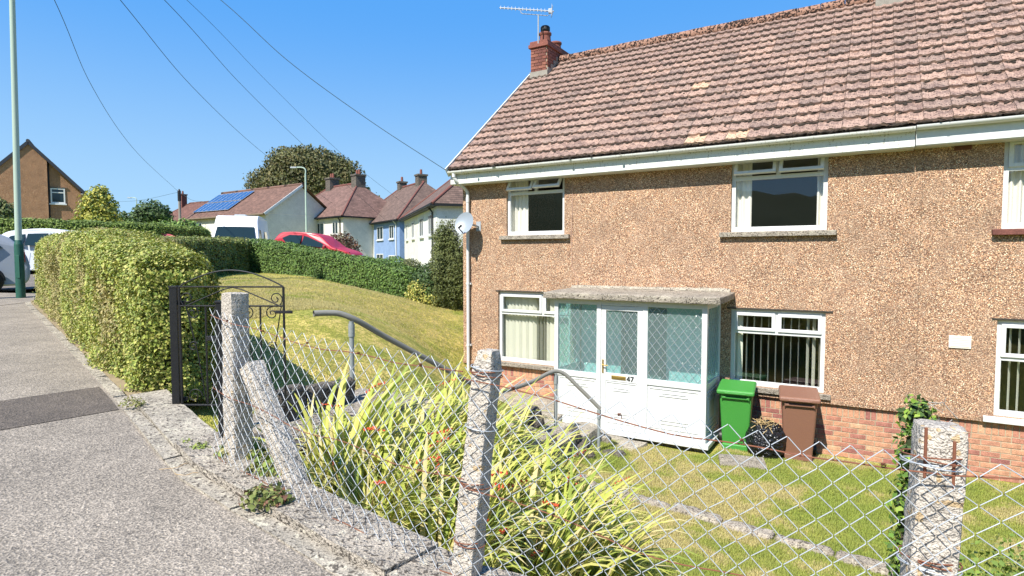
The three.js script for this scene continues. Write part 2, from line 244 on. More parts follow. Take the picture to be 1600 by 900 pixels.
structure('lawn', gridGeo(190, 150, (u, v) => { const [X, Z] = lawnPoint(u, v); return [X, groundY(X, Z), -Z]; }, lawnColour), M.lawn);
structure('ground', gridGeo(130, 130, (u, v) => { const w = t => { const s = t * 2 - 1; return Math.sign(s) * Math.pow(Math.abs(s), 2.2) * 420; }; const X = w(u) - 3, Z = w(v) + 22; const near = smooth(-11.2, -10.2, X) * smooth(26, 22, X) * smooth(23.5, 22, Z) + smooth(13.6, 12.8, Z) * smooth(-30, -20, X); return [X, farY(X, Z) - 0.09 - 1.1 * clamp(near), -Z]; }), M.farGround);
// pavement, with the concrete edging and coping under the fence
function strip(name, o0, o1, s0, s1, lift, mat, n = 90, kind = structure) {
  return kind(name, gridGeo(n, 8, (u, v) => { const [X, Z] = bAt(lerp(s0, s1, u)), o = lerp(o0, o1, v), x = X - 0.64 * o, z = Z - 0.77 * o; return [x, paveY(x, z) + lift, -z]; }), mat);
}
strip('pavement', 0.31, 5.2, 0, bTotal, 0, M.asphalt);
structure('side_pavement', gridGeo(30, 8, (u, v) => { const X = lerp(-24, -10.0, u), Z = lerp(11.0, 14.2, v); return [X, paveY(X, Z) + 0.006, -Z]; }), M.asphalt);
strip('path_patch', 0.34, 2.6, bLen[8] - 0.32, bLen[8] + 0.62, 0.004, M.patch, 12);
{ // coping of the low retaining wall: separate lengths of concrete, and a thin edging strip beside them
  const w = base('retaining_wall'); tag(w, 'low lichened concrete wall with flat coping under the wire fence', 'wall');
  const along = (s0, s1, o0, o1, y0, y1, k = 0) => {
    const N = Math.max(2, Math.ceil((s1 - s0) / 0.12)), g = new THREE.BoxGeometry(1, 1, 1, N, 3, 3), p = g.attributes.position;
    for (let i = 0; i < p.count; i++) { const s = lerp(s0, s1, p.getX(i) + 0.5), o = lerp(o0, o1, 0.5 - p.getZ(i)), [X, Z] = bAt(s); const x = X - 0.64 * o, z = Z - 0.77 * o, t = p.getY(i) + 0.5; p.setXYZ(i, x + 0.012 * fbm(x * 6, z * 6, k), paveY(x, z) + lerp(y0, y1, t) + 0.008 * fbm(x * 5, z * 5, k + 3), -z + 0.012 * fbm(x * 6, z * 6, k + 7)); }
    g.computeVertexNormals(); return boxUV(g, 0.9, k * 0.37, k * 0.71);
  };
  let k = 1;
  for (let s = bLen[1]; s < bLen[8] - 0.05;) { const e = Math.min(bLen[8], s + 1.05), gate = (s + e) / 2 > bLen[6] && (s + e) / 2 < bLen[8]; mesh('coping_stone', along(s + 0.006, e - 0.006, -0.05, 0.22, -0.85, gate ? 0.03 : 0.035 + 0.008 * (k % 3), k), gate ? M.concPale : M.conc, w); s = e; k++; }
  for (let s = bLen[1]; s < bTotal - 0.4; s += 0.915) mesh('edging_kerb', along(s + 0.004, s + 0.911, 0.225, 0.315, -0.2, 0.006 + 0.005 * (k++ % 3), k), M.concPale, w);
  mesh('soil_strip', gridGeo(80, 3, (u, v) => { const [X, Z] = bAt(lerp(bLen[8] + 0.03, bTotal, u)), o = lerp(0.224, -0.3, v), x = X - 0.64 * o, z = Z - 0.77 * o; return [x, paveY(x, z) + 0.012 + 0.02 * v + 0.02 * fbm(x * 6, z * 6), -z]; }), M.earth, w);
}
structure('road', (() => { const c = new THREE.CatmullRomCurve3([[-40, 12], [-24, 14.6], [-16.5, 17], [-14.6, 22], [-12, 27], [-7, 27.6], [2, 27], [14, 27]].map(p => V(p[0], 0, p[1]))); return gridGeo(80, 10, (u, v) => { const p = c.getPoint(u), t = c.getTangent(u), o = (v - 0.5) * 6.4, X = p.x - t.z * o, Z = p.z + t.x * o; return [X, farY(X, Z) + 0.02 - 0.02 * Math.abs(v - 0.5), -Z]; }); })(), M.road);
structure('hill', (() => { return gridGeo(140, 24, (u, v) => { const a = lerp(-2.2, 2.2, u), r = lerp(70, 210, v); return [Math.sin(a) * r, 0.3 + smooth(0, 0.3, u) * smooth(1, 0.7, u) * (Math.sin(v * Math.PI * 0.5) * (25 + 16 * fbm(a * 2, 3) + 7 * fbm(a * 9, v * 3) + 4 * fbm(a * 30, v * 9))), Math.cos(a) * r]; }); })(), std({ color: lin(0.045, 0.07, 0.025), roughness: 1 }));

// ---------------------------------------------------------------- the house: x along the front, z out of the front, y up
const HANG = -Math.atan2(0.5201, 0.8541);
const HOUSE0 = V(-1.08, 0, -12.96);
const hw = (s, y, n) => V(s, y, n).applyAxisAngle(V(0, 1, 0), HANG).add(HOUSE0);
const SLOPE = Math.atan2(3.35, 4.13), EAVE_N = 0.38, EAVE_Y = 5.02, RIDGE_N = -3.75, RIDGE_Y = 8.37, DPC = 0.83;
const roofY = n => EAVE_Y + (EAVE_N - n) * Math.tan(SLOPE);
function wallShape(x0, x1, y0, y1, holes) { const s = new THREE.Shape([[x0, y0], [x1, y0], [x1, y1], [x0, y1]].map(p => new THREE.Vector2(...p))); for (const [a, b, c, d] of holes) s.holes.push(new THREE.Path([[a, c], [a, d], [b, d], [b, c]].map(p => new THREE.Vector2(...p)))); return s; }
const ext = (shape, d, z) => new THREE.ExtrudeGeometry(shape, { depth: d, bevelEnabled: false }).translate(0, 0, z);
// tiles: two rolls and two pans across, tail thick enough to shade the course below
const TW = 0.335, GAUGE = 0.3128, TL = 0.36;
function tileGeo(v) {
  const half = [[0, 0.016], [0.016, 0.019], [0.034, 0.015], [0.050, 0.005], [0.066, 0.002], [0.128, 0.002], [0.146, 0.005], [0.1595, 0.013]], pr = [];
  for (const o of [0, TW / 2]) for (const [x, y] of half) pr.push([x + o, y]); pr.push([TW - 0.005, 0.016]);
  const P = [], U = [], T = 0.046, q = (a, b, c, d) => { for (const k of [a, b, c, a, c, d]) { P.push(...k); U.push(k[0] * 0.9 + v * 0.313 + k[1] * 2, k[2] * 0.9 + v * 0.171); } };
  for (let i = 0; i < pr.length - 1; i++) { const [x0, y0] = pr[i], [x1, y1] = pr[i + 1], z1a = TL + 0.002 * Math.sin(i * 2.3 + v), z1b = TL + 0.002 * Math.sin((i + 1) * 2.3 + v); q([x0, y0, z1a], [x1, y1, z1b], [x1, y1, 0], [x0, y0, 0]); q([x0, y0 - T, z1a], [x1, y1 - T, z1b], [x1, y1, z1b], [x0, y0, z1a]); }
  for (const [x, y] of [pr[0], pr[pr.length - 1]]) q([x, y - T, TL], [x, y, TL], [x, y, 0], [x, y - T, 0]);
  const g = new THREE.BufferGeometry(); g.setAttribute('position', new THREE.Float32BufferAttribute(P, 3)); g.setAttribute('uv', new THREE.Float32BufferAttribute(U, 2)); g.computeVertexNormals(); return g;
}
const TILES = Array.from({ length: 8 }, (_, i) => tileGeo(i));
function tileRoof(house, s0, cols, most, paleAt) {
  const deck = mesh('roof', merge([new THREE.BoxGeometry(cols * TW, 0.06, 5.26).rotateX(SLOPE).translate(s0 + cols * TW / 2, (EAVE_Y + RIDGE_Y) / 2 - 0.06, (EAVE_N + RIDGE_N) / 2 - 0.03), new THREE.BoxGeometry(cols * TW, 0.06, 5.26).rotateX(-SLOPE).translate(s0 + cols * TW / 2, (EAVE_Y + RIDGE_Y) / 2 - 0.06, 2 * RIDGE_N - (EAVE_N + RIDGE_N) / 2 + 0.03)]), M.deck, house);
  const list = [];
  for (let r = 0; r < 17; r++) for (let c = 0; c < cols; c++) { const n = EAVE_N - 0.0 - r * GAUGE * Math.cos(SLOPE), w = hw(s0 + (c + 0.5) * TW, roofY(n), n); list.push({ r, c, d: w.distanceTo(camera.position) }); }
  list.sort((a, b) => a.d - b.d);
  const rest = [];
  list.forEach(({ r, c }, i) => {
    const h1 = Math.abs(Math.sin(r * 12.9898 + c * 78.233 + s0 * 3) * 43758.5) % 1, h2 = Math.abs(Math.sin(r * 39.3 + c * 11.1 + s0) * 24634.6) % 1;
    const nTail = EAVE_N - r * GAUGE * Math.cos(SLOPE), o = new THREE.Object3D();
    o.position.set(s0 + c * TW, roofY(nTail) + 0.05, nTail); o.rotation.set(SLOPE - 0.125 + (h1 - 0.5) * 0.006, (h2 - 0.5) * 0.008, (h1 - 0.5) * 0.006, 'XYZ');
    o.translateZ(-TL); o.translateY((h2 - 0.5) * 0.004);
    const g = TILES[Math.floor(h1 * 8)], pale = paleAt && paleAt(r, c), m = pale ? M.tilePale : M.tiles[Math.floor(h2 * 4)];
    if (i < most) { const t = mesh('roof_tile', g, m, deck); t.position.copy(o.position); t.quaternion.copy(o.quaternion); }
    else { o.updateMatrix(); rest.push(g.clone().applyMatrix4(o.matrix)); }
  });
  if (rest.length) { const t = mesh('far_roof_tiles', merge(rest), M.tiles[1], deck); t.userData.kind = 'stuff'; }
  { // moss packed under the tile tails
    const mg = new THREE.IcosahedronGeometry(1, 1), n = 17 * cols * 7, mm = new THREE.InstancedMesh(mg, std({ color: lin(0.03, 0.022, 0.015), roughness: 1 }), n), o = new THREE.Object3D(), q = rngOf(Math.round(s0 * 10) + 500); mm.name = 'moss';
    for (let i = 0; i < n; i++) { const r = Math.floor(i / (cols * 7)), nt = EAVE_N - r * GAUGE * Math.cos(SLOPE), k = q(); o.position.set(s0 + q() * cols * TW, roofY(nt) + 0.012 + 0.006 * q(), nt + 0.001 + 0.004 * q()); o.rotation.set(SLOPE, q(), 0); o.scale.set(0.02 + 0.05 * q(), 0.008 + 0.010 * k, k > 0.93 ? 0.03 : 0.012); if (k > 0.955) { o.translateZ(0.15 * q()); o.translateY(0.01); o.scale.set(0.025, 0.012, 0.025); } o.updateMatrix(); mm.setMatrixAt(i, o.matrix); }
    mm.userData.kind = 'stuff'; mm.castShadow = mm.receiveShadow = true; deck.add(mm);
  }
  const back = []; for (let r = 0; r < 17; r++) back.push(new THREE.BoxGeometry(cols * TW, 0.03, TL).rotateX(-SLOPE + 0.09).translate(s0 + cols * TW / 2, roofY(EAVE_N - (r + 0.5) * GAUGE * Math.cos(SLOPE)) + 0.02, 2 * RIDGE_N - (EAVE_N - (r + 0.5) * GAUGE * Math.cos(SLOPE))));
  mesh('rear_tile_courses', boxUV(merge(back), 0.7), M.tiles[1], deck);
  for (let s = s0; s < s0 + cols * TW - 0.05; s += 0.45) { const L = Math.min(0.45, s0 + cols * TW - s), g = new THREE.CylinderGeometry(0.13, 0.13, L - 0.012, 10, 1, false, -Math.PI / 2, Math.PI).rotateZ(Math.PI / 2).rotateX(0); const q = boxUV(g, 0.8, s * 0.37, s * 0.21); const t = mesh('ridge_tile', q, M.ridge, deck); t.position.set(s + L / 2, RIDGE_Y + 0.012 + 0.006 * Math.sin(s * 7), RIDGE_N); }
  return deck;
}
function brickCourses(parent, s0, s1, yb, rows, rowH, solTop, skip, z = -0.03) {
  // soldiers along the top, stretchers below, each brick its own block on a mortar bed
  const solH = 0.205, y1 = solTop - solH;
  const variants = [0, 1, 2].map(i => boxUV(rb(0.212, rowH - 0.013, 0.05, 0.004, 0, 0, 0, 1), 2, i * 0.3, i * 0.4)), halfs = boxUV(rb(0.1, rowH - 0.011, 0.05, 0.004, 0, 0, 0, 1), 2), sold = [0, 1].map(i => boxUV(rb(0.0625, solH - 0.013, 0.05, 0.004, 0, 0, 0, 1), 2, i * 0.4, i * 0.1));
  const pick = k => { const h = Math.abs(Math.sin(k * 91.7 + s0 * 13) * 43758.5) % 1; return M.bricks[h < 0.38 ? 0 : h < 0.55 ? 5 : h < 0.68 ? 1 : h < 0.80 ? 3 : h < 0.91 ? 4 : 2]; };
  let k = 0;
  for (let s = s0 + 0.037; s < s1 - 0.03; s += 0.0755) { k++; if (skip(s, s)) continue; const b = mesh('soldier_brick', sold[k % 2], pick(k), parent); b.position.set(s, y1 + solH / 2, z - 0.023 + 0.002 * Math.sin(k * 5)); }
  for (let r = 0; r < rows; r++) { const y = y1 - (r + 0.5) * rowH; if (y < yb) break; let first = r % 2 === 1; for (let s = s0; s < s1 - 0.02;) { let w = first ? 0.1125 : 0.225; first = false; k++; if (s + w > s1) w = 0.1125; const c = s + w / 2; if (!skip(s, s + w)) { const b = mesh('brick', w > 0.2 ? variants[k % 3] : halfs, pick(k + 31), parent); b.position.set(c, y, z - 0.023 + 0.002 * Math.sin(k * 3)); } s += w; } }
}
function windowOf(house, s0, s1, y0, y1, o = {}) {
  // white plastic frame set a little back in the opening; transom with top lights over one large pane
  const zf = -0.05, D = 0.07, W = o.bar || 0.066, tr = o.transom, mid = o.mull === undefined ? (s0 + s1) / 2 : o.mull, parts = [];
  parts.push(rspan(s0, s0 + W, y0, y1, zf - D, zf), rspan(s1 - W, s1, y0, y1, zf - D, zf), rspan(s0 + W - 0.004, s1 - W + 0.004, y1 - W, y1, zf - D + 0.002, zf - 0.002), rspan(s0 + W - 0.004, s1 - W + 0.004, y0, y0 + W * 1.25, zf - D + 0.002, zf - 0.002));
  if (tr) { parts.push(rspan(s0 + W - 0.004, s1 - W + 0.004, tr - W / 2, tr + W / 2, zf - D + 0.003, zf - 0.003)); parts.push(rspan(mid - W / 2, mid + W / 2, tr + W / 2 - 0.004, y1 - W + 0.004, zf - D + 0.004, zf - 0.004)); }
  const f = mesh('window', boxUV(merge(parts), 1), M.upvc, house);
  const pane = (a, b, c, d, z) => mesh('pane', span(a, b, c, d, z - 0.006, z), M.glass, f);
  pane(s0 + W - 0.002, s1 - W + 0.002, y0 + W, (tr || y1 - W) - (tr ? W / 2 : 0) + 0.002, zf - 0.035);
  if (tr) for (const [a, b, j] of [[s0 + W, mid - W / 2, 0], [mid + W / 2, s1 - W, 1]]) {
    const c = tr + W / 2, d = y1 - W, w = b - a, h = d - c, ang = o.open ? -(o.open[j] || 0) : 0, F = 0.042;
    const g = merge([rspan(-w / 2 - 0.012, -w / 2 + F, -h - 0.012, 0.012, -0.03, 0.02), rspan(w / 2 - F, w / 2 + 0.012, -h - 0.012, 0.012, -0.03, 0.02), rspan(-w / 2 + F - 0.004, w / 2 - F + 0.004, -F, 0.012, -0.029, 0.019), rspan(-w / 2 + F - 0.004, w / 2 - F + 0.004, -h - 0.012, -h + F, -0.029, 0.019)]);
    const sash = mesh('top_light', boxUV(g, 1), M.upvc, f); sash.position.set((a + b) / 2, d, zf + 0.004); sash.rotation.x = ang;
    const gl = mesh('top_pane', span(-w / 2 + F - 0.002, w / 2 - F + 0.002, -h + F - 0.002, -F + 0.002, -0.012, -0.006), M.glass, f); gl.position.copy(sash.position); gl.rotation.copy(sash.rotation);
  }
  if (o.sill) { const [a, b] = o.sill; mesh('sill', boxUV(rspan(a, b, y0 - 0.085, y0 - 0.004, -0.13, o.sillOut || 0.085, 0.008), 1, a, 0.3), o.sillMat || M.conc, f); }
  if (o.lintel) mesh('lintel_drip', rspan(s0 - 0.06, s1 + 0.10, y1 + 0.002, y1 + 0.028, -0.1, 0.012, 0.004), M.concDark, f);
  const cz = -0.19;
  if (o.curtains) for (const [a, b] of o.curtains) { const n = Math.round((b - a) / 0.012), P = []; for (let i = 0; i <= n; i++) P.push([a + (b - a) * i / n, cz + 0.026 * Math.sin(i / n * (b - a) * 62 + a) + 0.008 * Math.sin(i * 0.9)]); const g = new THREE.PlaneGeometry(1, 1, n, 1), p = g.attributes.position; for (let i = 0; i < p.count; i++) { const k = i % (n + 1); p.setXYZ(i, P[k][0], p.getY(i) > 0 ? y1 + 0.05 : y0 - 0.06, P[k][1]); } g.computeVertexNormals(); mesh('curtain', g, M.curtain, f); }
  if (o.slats) for (const [x, ang] of o.slats) { const t = mesh('blind_slat', bx(0.089, y1 - y0 + 0.02, 0.0012), M.slat, f); t.position.set(x, (y0 + y1) / 2 - 0.0, cz); t.rotation.y = ang; }
  return f;
}
// ---- number 47
const houseA = base('semi_detached_house', HOUSE0.toArray(), HANG);
tag(houseA, 'pebble-dashed brown semi-detached house with white porch and number 47 on the door', 'house');
const WA = 8.3;
const winA = { ul: [1.13, 2.48, 3.6, 4.86], ur: [5.63, 7.08, 3.57, 4.86], gl: [0.92, 2.62, 0.93, 2.42], gr: [5.66, 7.1, 0.96, 2.26] };
const doorHole = [3.7, 4.55, 0.2, 2.2];
mesh('wall', ext(wallShape(0, WA, DPC, 5.06, [...Object.values(winA), [doorHole[0], doorHole[1], DPC - 0.0001 + 0.0002, doorHole[3]]]), 0.25, -0.25), M.dash, houseA);
mesh('render_drip', boxUV(new THREE.BoxGeometry(WA, 0.06, 0.03).translate(WA / 2, DPC + 0.012, 0.012), 1), M.dash, houseA);
{ // plain walls behind and at the gable, floors and partitions inside
  const gs = new THREE.Shape([[-7.5, 0], [0 - 0.252, 0], [-0.252, 5.06], [RIDGE_N, roofY(RIDGE_N) - 0.12], [-7.25, 5.06], [-7.5, 5.06]].map(p => new THREE.Vector2(p[0], p[1])));
  const gable = new THREE.ExtrudeGeometry(gs, { depth: 0.25, bevelEnabled: false }).rotateY(-Math.PI / 2).translate(0.25, 0, 0);
  mesh('gable_wall', boxUV(gable, 1), M.dash, houseA);
  mesh('corner_pier', boxUV(span(0, 0.25, -0.2, DPC - 0.001, -0.253, -0.06), 1), M.mortar, houseA);
  mesh('rear_wall', boxUV(span(0.25, WA, -0.2, 5.06, -7.5, -7.25), 1), M.dash, houseA);
  mesh('party_wall', span(WA - 0.1, WA + 0.1, 0, 5.05, -7.24, -0.26), M.room, houseA);
  mesh('upper_floor', span(0.26, WA - 0.11, 2.75, 2.95, -7.24, -0.26), M.roomFloor, houseA);
  mesh('ceiling', span(0.26, WA - 0.11, 5.0, 5.06, -7.24, -0.26), M.room, houseA);
  mesh('ground_floor', span(0.26, WA - 0.11, -0.1, 0.18, -7.24, -0.26), M.roomFloor, houseA);
  mesh('partition', merge([span(0.26, WA - 0.11, 0.19, 2.74, -4.1, -4.0), span(3.4, 3.5, 0.19, 2.74, -3.98, -0.27), span(4.9, 5.0, 0.19, 2.74, -3.98, -0.27), span(0.26, WA - 0.11, 2.96, 4.99, -4.1, -4.0), span(4.2, 4.3, 2.96, 4.99, -3.98, -0.27)]), M.room, houseA);
}
{
  const pl = mesh('plinth', boxUV(ext(new THREE.Shape([[0, -0.3], [WA, -0.3], [WA, DPC - 0.002], [4.55, DPC - 0.002], [4.55, 0.16], [3.7, 0.16], [3.7, DPC - 0.002], [0, DPC - 0.002]].map(p => new THREE.Vector2(...p))), 0.217, -0.25), 1), M.mortar, houseA);
  brickCourses(pl, 0.0, 2.8, 0.26, 5, 0.0805, DPC - 0.006, () => false);
  brickCourses(pl, 5.56, WA, -0.06, 8, 0.0805, DPC - 0.006, () => false);
  mesh('plinth_base', boxUV(rspan(0.05, 2.78, -0.2, 0.27, -0.1, 0.03, 0.01), 1), M.concPale, pl);
}
windowOf(houseA, ...winA.ul, { transom: 4.47, open: [0.5, 0.62], sill: [0.99, 2.61], curtains: [[1.15, 1.56]] });
windowOf(houseA, ...winA.ur, { transom: 4.47, open: [0.48, 0.46], sill: [5.46, 7.22], curtains: [[5.66, 5.93], [6.92, 7.06]] });
windowOf(houseA, ...winA.gl, { transom: 1.97, mull: 1.98, sill: [0.86, 2.66], sillOut: 0.07, lintel: true, slats: Array.from({ length: 20 }, (_, i) => [0.96 + i * 0.083, i >= 10 && i <= 12 ? 1.35 : 0.72 + 0.14 * Math.sin(i * 3)]) });
windowOf(houseA, ...winA.gr, { transom: 1.88, sill: [5.62, 7.2], sillOut: 0.07, lintel: true, slats: [[5.72, 0.35], [5.79, 0.5], ...Array.from({ length: 8 }, (_, i) => [5.9 + i * 0.115, 1.5]), [6.84, 1.2], [6.93, 1.1], [7.02, 1.3]] });
const roofA = tileRoof(houseA, -0.1, 25, 290, (r, c) => (r === 7 && c === 14) || (r === 0 && (c === 15 || c === 17)));
const halfPipe = (r, L, t = 0.004) => { const s = new THREE.Shape(); s.absarc(0, 0, r, Math.PI, 2 * Math.PI, false); s.absarc(0, 0, r - t, 2 * Math.PI, Math.PI, true); return new THREE.ExtrudeGeometry(s, { depth: L, bevelEnabled: false, curveSegments: 10 }).rotateY(Math.PI / 2); };
function eaves(house, s0, s1, gmat, dy = 0) {
  const f = mesh('fascia', boxUV(rspan(s0, s1, 4.72 + dy, 4.965 + dy, 0.262, 0.287, 0.004), 0.8), gmat, house);
  mesh('soffit', span(s0, s1, 4.71 + dy, 4.722 + dy, -0.002, 0.27), gmat, f);
  const g = mesh('gutter', boxUV(halfPipe(0.06, s1 - s0).translate(s0, 4.985 + dy, 0.352), 0.8), gmat, house);
  for (let s = s0 + 0.35; s < s1; s += 0.92) mesh('gutter_bracket', boxUV(merge([halfPipe(0.066, 0.03, 0.005).translate(s, 4.985 + dy, 0.352), span(s, s + 0.03, 4.93 + dy, 4.99 + dy, 0.287, 0.3)]), 1), gmat, g);
  return g;
}
eaves(houseA, -0.12, WA - 0.12, M.gutter);
{ // downpipe with its swan neck, at the left corner
  const d = mesh('downpipe', merge([tube([V(0.02, 4.93, 0.352), V(0.02, 4.86, 0.35), V(0.06, 4.78, 0.30), V(0.15, 4.62, 0.12), V(0.18, 4.54, 0.075), V(0.18, 4.4, 0.07)], 0.035, 12, 40), rod(V(0.18, 4.42, 0.07), V(0.18, 0.32, 0.07), 0.034, 14), rod(V(0.18, 4.44, 0.07), V(0.18, 4.34, 0.07), 0.041, 14), rod(V(0.02, 4.95, 0.352), V(0.02, 4.86, 0.352), 0.042, 14)]), M.upvc, houseA);
  for (const y of [3.95, 2.55, 1.2]) mesh('pipe_clip', merge([rod(V(0.18, y, 0.07), V(0.18, y + 0.04, 0.07), 0.041, 14), span(0.12, 0.24, y, y + 0.04, 0.0, 0.045)]), M.upvc, d);
  mesh('drain_gully', boxUV(rspan(0.05, 0.36, 0.26, 0.32, 0.04, 0.3, 0.01), 1), M.concDark, d);
}
{ // white board up the gable verge
  const L = 5.32, g = bx(0.03, 0.2, L + 0.05).rotateX(SLOPE).translate(-0.125, (EAVE_Y + RIDGE_Y) / 2 - 0.045, (EAVE_N + RIDGE_N) / 2 + 0.0);
  mesh('barge_board', boxUV(merge([g, bx(0.03, 0.2, L + 0.05).rotateX(-SLOPE).translate(-0.125, (EAVE_Y + RIDGE_Y) / 2 - 0.045, 2 * RIDGE_N - (EAVE_N + RIDGE_N) / 2)]), 1), M.gutter, houseA);
}
function chimneyStack(house, s0, s1, n0, n1, top, pots) {
  const c = mesh('chimney', boxUV(span(s0 + 0.012, s1 - 0.012, 7.4, top, n1 + 0.012, n0 - 0.012), 1), M.mortar, house);
  const rowH = 0.078, P = (i) => M.stackBricks[Math.floor(Math.abs(Math.sin(i * 77.7) * 4375.5) % 1 * 3)];
  const make = (w, d) => boxUV(rb(w, rowH - 0.01, d, 0.004, 0, 0, 0, 1), 2); let k = 0; const cache = new Map();
  const put = (x, y, z, w, d) => { const key = w.toFixed(3) + d.toFixed(3); if (!cache.has(key)) cache.set(key, make(w, d)); const b = mesh('chimney_brick', cache.get(key), P(k++), c); b.position.set(x, y, z); };
  for (let y = top - rowH / 2, r = 0; y > Math.min(roofY(n0), RIDGE_Y) - 0.05 && r < 12; y -= rowH, r++) {
    for (let s = s0, f = r % 2; s < s1 - 0.03;) { const w = Math.min(f ? 0.115 : 0.225, s1 - s); f = 0; put(s + w / 2, y, n0 - 0.004, w - 0.01, 0.03); s += w; }
    for (let n = n1, f = (r + 1) % 2; n < n0 - 0.05;) { const w = Math.min(f ? 0.115 : 0.225, n0 - 0.02 - n); f = 0; if (roofY(n + w) < y + 0.2 || y > RIDGE_Y - 0.1) put(s1 - 0.004, y, n + w / 2, 0.03, w - 0.01); n += w; }
  }
  mesh('chimney_cap', boxUV(merge([rspan(s0 - 0.05, s1 + 0.05, top, top + 0.09, n1 - 0.05, n0 + 0.05, 0.012), rspan(s0 - 0.02, s1 + 0.02, top + 0.09, top + 0.17, n1 - 0.02, n0 + 0.02, 0.012)]), 1.5), M.stackBricks[0], c);
  mesh('lead_flashing', boxUV(merge([span(s0 - 0.02, s1 + 0.02, roofY(n0) - 0.05, roofY(n0) + 0.17, n0 - 0.01, n0 + 0.022), ...[0, 1, 2, 3].map(i => { const n = n0 - 0.02 - i * 0.16; return span(s1 - 0.02, s1 + 0.02, Math.min(roofY(n - 0.16), RIDGE_Y) - 0.16, Math.min(roofY(n - 0.16), RIDGE_Y) + 0.1, n - 0.16, n); })]), 1), M.lead2, c);
  for (const [s, n, h, cowl] of pots) { const pot = mesh('chimney_pot', new THREE.LatheGeometry([[0.165, 0], [0.16, 0.02], [0.145, h * 0.5], [0.14, h - 0.06], [0.165, h - 0.05], [0.165, h], [0.12, h], [0.12, h - 0.1]].map(p => new THREE.Vector2(...p)), 18), M.stackBricks[0], c); pot.position.set(s, top + 0.165, n); if (cowl) mesh('cowl', new THREE.LatheGeometry([[0.08, 0], [0.1, 0.01], [0.125, 0.05], [0.125, 0.15], [0.1, 0.18], [0.05, 0.2], [0, 0.21]].map(p => new THREE.Vector2(...p)), 16).translate(0, h, 0), M.iron, pot); }
  return c;
}
chimneyStack(houseA, -0.02, 0.46, -3.05, -4.35, 8.58, [[0.22, -3.4, 0.3, true], [0.22, -4.0, 0.24, false]]);
